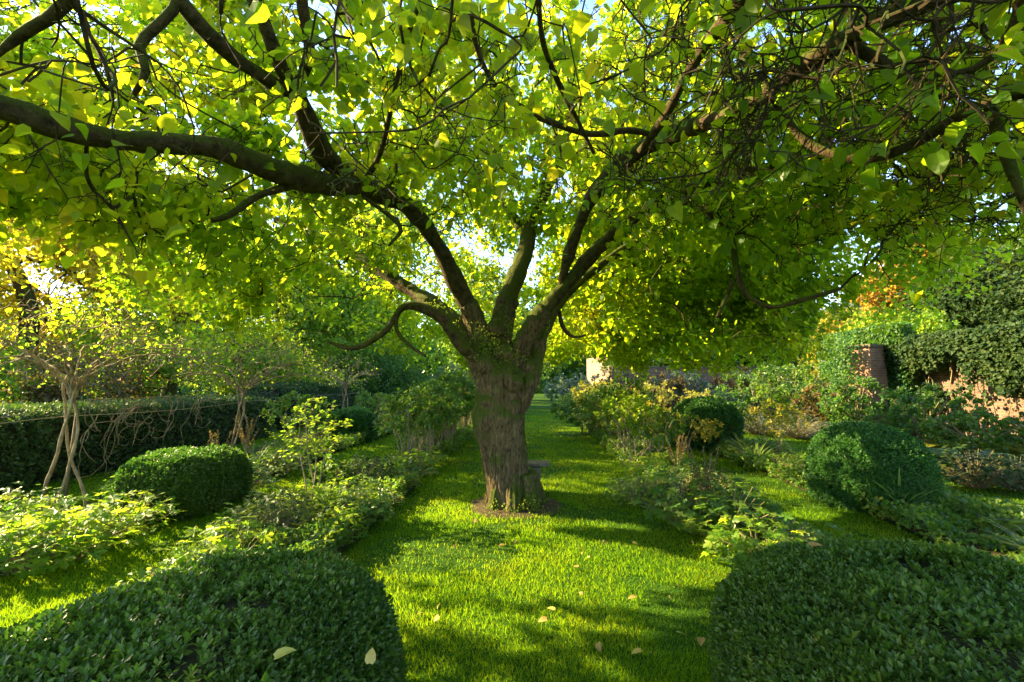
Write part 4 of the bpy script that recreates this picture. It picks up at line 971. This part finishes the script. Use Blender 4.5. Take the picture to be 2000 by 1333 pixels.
# ---------------------------------------------------------------- brick walls, pier, ivy, house
def walls():
    m = MB(); m.box((-.17, -9.5, -.1), (.17, 9.5, 2.15)); o = m.build('brick_wall', M['brick'], label='long brick garden wall along the right side, partly covered by vines', cat='wall'); o.location = (11.4, 8.5, 0)
    m = MB(); m.box((-.21, -9.5, 2.15), (.21, 9.5, 2.22)); m.build('coping', M['stone'], o)
    q = at(1692, 760, 14.5); root = empty('brick_pier', (q[0], 14.5, 0), rad(25), label='sunlit square brick pier at the corner of the garden wall', cat='pier')
    m = MB(); m.box((-.38, -.38, -.1), (.38, .38, 2.62)); m.build('shaft', M['pierbrick'], root); m = MB(); m.box((-.42, -.42, 2.62), (.42, .42, 2.70)); m.build('cap', M['stone'], root)
    m = MB(); m.box((-7, -.17, -.1), (7, .17, 2.3)); o = m.build('brick_wall', M['brick'], label='far pink brick garden wall crossing behind the right lawn', cat='wall'); o.location = (11.0, 24, 0)
    m = MB(); m.box((-7, -.22, 2.3), (7, .22, 2.37)); m.build('coping', M['stone'], o)
walls()
def ivy(label, x, y0, y1, z0, z1, n, mat, seed, trails=14):
    r = np.random.default_rng(seed); root = empty('climbing_vine', (x, (y0 + y1) / 2, 0), 0, label=label, cat='vine'); b = MB()
    y = (r.random(n) - .5) * (y1 - y0); z = z0 + (z1 - z0) * r.random(n) ** .6; th = .25 + .5 * fbm(np.stack([y * .8, z * 1.2, y * 0], 1), seed, 2)
    wy = y + (y0 + y1) / 2
    k = ~((wy < 12.8) & (z < 1.55 + .3 * np.sin(wy * 5)) & (r.random(n) < .93)) & (fbm(np.stack([y * .7, z * .9, y * 0 + 3], 1), seed + 2, 3) > np.interp(z, [z0, z1 - .8, z1], [.50, .40, .28])); y, z, th = y[k], z[k], th[k]
    p = np.stack([-.2 - th * r.random(len(y)), y, z], 1); n = len(p)
    b.inst(*LEAF, frames(norm(rand_dir(n) + [-.3, 0, -.5]), norm(rand_dir(n) * .7 + [-.8, -.2, .6])), p, .06 + .06 * r.random(n)); b.build('foliage', M[mat], root)
    m = MB()
    for i in range(trails):
        yy = (r.random() - .5) * (y1 - y0); q = np.cumsum(r.normal(size=(12, 3)) * [.02, .07, .01], 0) + np.stack([np.full(12, -.28), np.full(12, yy), np.linspace(0, z1, 12)], 1); m.tube(catmull(q, .1), .012, 5)
    if trails: m.build('stems', M['deadstem'], root)
ivy('dark vine draped over the top of the long right hand wall', 11.25, 2, 14.6, .3, 2.9, 52000, 'dark', 3, 30)
ivy('sunlit leafy creeper hanging beside the brick pier', 11.2, 13.6, 17.5, .2, 3.3, 22000, 'green', 4, 10)
_q = at(1692, 760, 14.5)
ivy('thin creeper clinging to the top and side of the brick pier', _q[0] - .25, 13.9, 15.3, .3, 2.95, 1500, 'green', 8, 0)
def house():
    q = at(1238, 740, 48); root = empty('brick_house', (q[0] - .2, 48, 0), rad(22), label='distant pale brick house with one small window, seen beyond the garden', cat='house')
    m = MB(); m.box((-2.0, 0, -.2), (3.2, 6, 4.6)); v = m.v; m.add([(-2.0, 0, 4.6), (3.2, 0, 4.6), (.6, 0, 6.8), (-2.0, 6, 4.6), (3.2, 6, 4.6), (.6, 6, 6.8)], t=[(0, 1, 2), (3, 5, 4)]); m.build('wall', M['housebrick'], root)
    r = MB(); r.add([(-2.3, -.3, 4.4), (.6, -.3, 6.95), (.6, 6.3, 6.95), (-2.3, 6.3, 4.4), (-2.3, -.3, 4.52), (.6, -.3, 7.07), (.6, 6.3, 7.07), (-2.3, 6.3, 4.52)], q=[(0, 1, 2, 3), (4, 7, 6, 5), (0, 4, 5, 1), (2, 6, 7, 3), (0, 3, 7, 4)])
    r.add([(3.5, -.3, 4.4), (.6, -.3, 6.95), (.6, 6.3, 6.95), (3.5, 6.3, 4.4), (3.5, -.3, 4.52), (.6, -.3, 7.07), (.6, 6.3, 7.07), (3.5, 6.3, 4.52)], q=[(3, 2, 1, 0), (5, 6, 7, 4), (1, 5, 4, 0), (3, 7, 6, 2), (4, 7, 3, 0)])
    rf = r.build('roof', M['roof'], root); m = MB(); m.box((.2, 2.5, 6.3), (1.0, 3.3, 8.2)); m.build('chimney', M['housebrick'], rf)
    for x, z in ((-.2, 2.4), (1.6, 2.4)):
        m = MB(); m.box((x - .32, -.03, z - .5), (x + .32, .02, z + .5)); w = m.build('window', M['white'], root); m = MB()
        for a, b in ((-.26, -.015), (.015, .26)):
            for c, d in ((-.43, -.02), (.02, .43)): m.box((x + a, -.035, z + c), (x + b, -.02, z + d))
        m.build('pane', M['pane'], w)
house()

# ---------------------------------------------------------------- background trees
BG = [  # px, Y, H, R, leaves, size, mat, label
 (30, 15, 13.0, 5.2, 34000, .15, 'gold', 'tall golden autumn tree at the far left edge', .12),
 (-330, 12, 8.0, 3.8, 9000, .13, 'gold', 'golden tree standing outside the left edge of the hedge', .25),
 (235, 19, 8.0, 4.0, 20000, .13, 'bronze', 'dark brownish tree behind the golden tree on the left', .05),
 (330, 26, 16, 6.5, 30000, .19, 'lime', 'pale lime green tree rising behind the long hedge', .1),
 (560, 24, 14, 6.2, 30000, .18, 'lime', 'broad yellow green tree left of the trunk, far behind', .05),
 (740, 30, 16, 6.0, 28000, .20, 'lime', 'tall yellow green tree just left of the trunk, far behind', .08),
 (1020, 46, 12, 6.0, 15000, .24, 'green', 'distant green tree behind the trunk at the end of the path', .1),
 (1300, 36, 9, 5.0, 15000, .2, 'green', 'dark green tree right of the distant house', .12),
 (930, 38, 12.5, 5.0, 12000, .22, 'lime', 'distant yellow green tree seen through the fork of the big tree', .1),
 (1480, 38, 8, 5.0, 14000, .2, 'green', 'far green tree behind the pink brick wall', .1),
 (1665, 34, 8.5, 2.6, 9000, .18, 'grey', 'pale hazy tree between the far wall and the orange tree', .1),
 (1640, 22, 4.6, 1.8, 9000, .13, 'yellowpl', 'small bright yellow tree above the brick pier', .2),
 (1810, 20, 8.0, 3.2, 20000, .15, 'orange', 'orange and gold autumn tree behind the right wall', .1),
 (1990, 17, 7.2, 3.3, 22000, .14, 'dark', 'big dark evergreen tree rising behind the right wall', .02),
 (1740, 17, 4.2, 1.9, 10000, .12, 'lime', 'yellow green bushy tree just behind the brick pier', .2),
 (2300, 14, 7.5, 3.5, 7000, .14, 'green', 'green tree past the right edge behind the wall', .1)]
for i, (px, Y, H, R, nl, ls, mt, lab, low) in enumerate(BG):
    q = at(px, 740, Y)
    tree_bg('background_tree', (q[0], Y, 0), H, R, nl, ls, mt, lab, low=low, seed=100 + i, nclump=44, group='trees beyond the garden', carve=q[0] < 0)
for i, (px, Y, H, R, nl, ls, mt, lab) in enumerate([
 (150, 11.5, 2.6, 2.0, 12000, .08, 'bronze', 'dark reddish brown bush behind the hedge near the nearest climber'),
 (-20, 11, 3.0, 2.2, 11000, .08, 'lime', 'yellow green bush behind the hedge at the left edge'),
 (330, 13.5, 3.2, 2.2, 14000, .08, 'lime', 'fine leaved yellow bush behind the hedge between the climbers'),
 (230, 15, 4.6, 2.3, 14000, .09, 'lime', 'fresh lime green bush rising behind the nearest climber head'),
 (480, 17, 3.8, 2.4, 14000, .09, 'lime', 'yellow green bush behind the second climber head'),
 (640, 21, 3.4, 2.8, 12000, .10, 'lime', 'yellow green bush above the far dark hedge'),
 (730, 24, 3.6, 2.6, 10000, .11, 'green', 'grey green bush right of the far dark hedge')]):
    q = at(px, 740, Y); tree_bg('background_bush', (q[0], Y, 0), H, R, nl, ls, mt, lab, cat='bush', low=.0, seed=150 + i, nclump=30, trunk_h=.15, tr=.012)

# far woodland closing the horizon: nobody could count it
def woods():
    r = np.random.default_rng(9); n = 90000; a = rad(-20) + rad(220) * r.random(n); R = 62 + 22 * r.random(n); p = np.stack([np.cos(a) * R, np.sin(a) * R, 0 * a], 1)
    H = 6 + 5 * fbm(np.stack([np.cos(a) * 9, np.sin(a) * 9, a * 0], 1), 5, 3); p[:, 2] = H * r.random(n) ** .7
    b = MB(); b.inst(*LEAF, frames(rand_dir(n), rand_dir(n, .6)), p, .5 + .6 * r.random(n)); b.build('far_woodland', M['green'], kind='stuff')
woods()

# ---------------------------------------------------------------- fallen leaves
def fallen():
    pm = MB(); v, f = T_heart(); v = v.copy(); v[:, 0] *= .85; v[:, 2] = v[:, 2] * 1.2 + .10 * v[:, 0] * v[:, 1]
    pm.add(v, t=f); proto = pm.build('fallen_leaf', M['fallen']); first = True
    spots = [(1242, 1166, 'curled pale leaf on the lawn right of centre'), (1324, 1236, 'round yellow leaf on the lawn in front of the right bush'), (1370, 1246, 'brown edged leaf on the lawn against the right foreground bush'), (1068, 1210, 'pale leaf lying low in the middle of the lawn'), (1082, 1192, 'small leaf just above the pale one mid lawn'),
             (1252, 1272, 'leaf lowest on the lawn right of centre'), (985, 1065, 'leaf in the sunlit band in front of the trunk'), (1128, 1108, 'leaf in the sunlit band right of the trunk'), (1236, 1060, 'leaf on shaded grass beside the right border')]
    for px, py, lab in spots:
        o = proto if first else proto.copy()
        if not first: C.objects.link(o)
        first = False; q = gnd(px, py, .045); o.location = q; o.scale = (.062,) * 3; o.rotation_euler = (pr.uniform(-.3, .3), pr.uniform(-.3, .3), pr.random() * 6); tag(o, label='yellow fallen ' + lab, cat='leaf', group='fallen leaves')
    for px, py, z, s, rot, lab in ((537, 1284, .84, .055, (.2, .1, -1.0), 'golden fallen leaf lying on the left foreground box bush'), (722, 1296, .74, .042, (.9, .1, .2), 'small tan fallen leaf at the right side of the left foreground bush'), (1583, 1066, .93, .055, (.1, .1, -1.5), 'yellow fallen leaf on top of the right foreground box bush')):
        o = proto.copy(); C.objects.link(o); o.location = gnd(px, py, z); o.scale = (s,) * 3; o.rotation_euler = rot; tag(o, label=lab, cat='leaf', group='fallen leaves')
    for i in range(85):
        y = 2.6 * (14 / 2.6) ** pr.random(); x = pr.uniform(-4, 4) if i % 3 else pr.uniform(-1.6, 1.5)
        if in_bed(np.array([x]), np.array([y]))[0] or any((x - a) ** 2 + (y - b) ** 2 < r * r for a, b, r in BOXES): continue
        o = proto.copy(); C.objects.link(o); o.location = (x, y, .04); s = pr.uniform(.022, .055); o.scale = (s,) * 3; o.rotation_euler = (pr.uniform(-.9, .9), pr.uniform(-.9, .9), pr.random() * 6)
        tag(o, label='one of many tiny fallen leaves lying in the lawn grass', cat='leaf', group='small fallen leaves scattered over the lawn')
fallen()

for k in UNUSED:      # prototypes that stand nowhere themselves
    for c_ in list(PR[k].children): bpy.data.objects.remove(c_)
    bpy.data.objects.remove(PR[k])
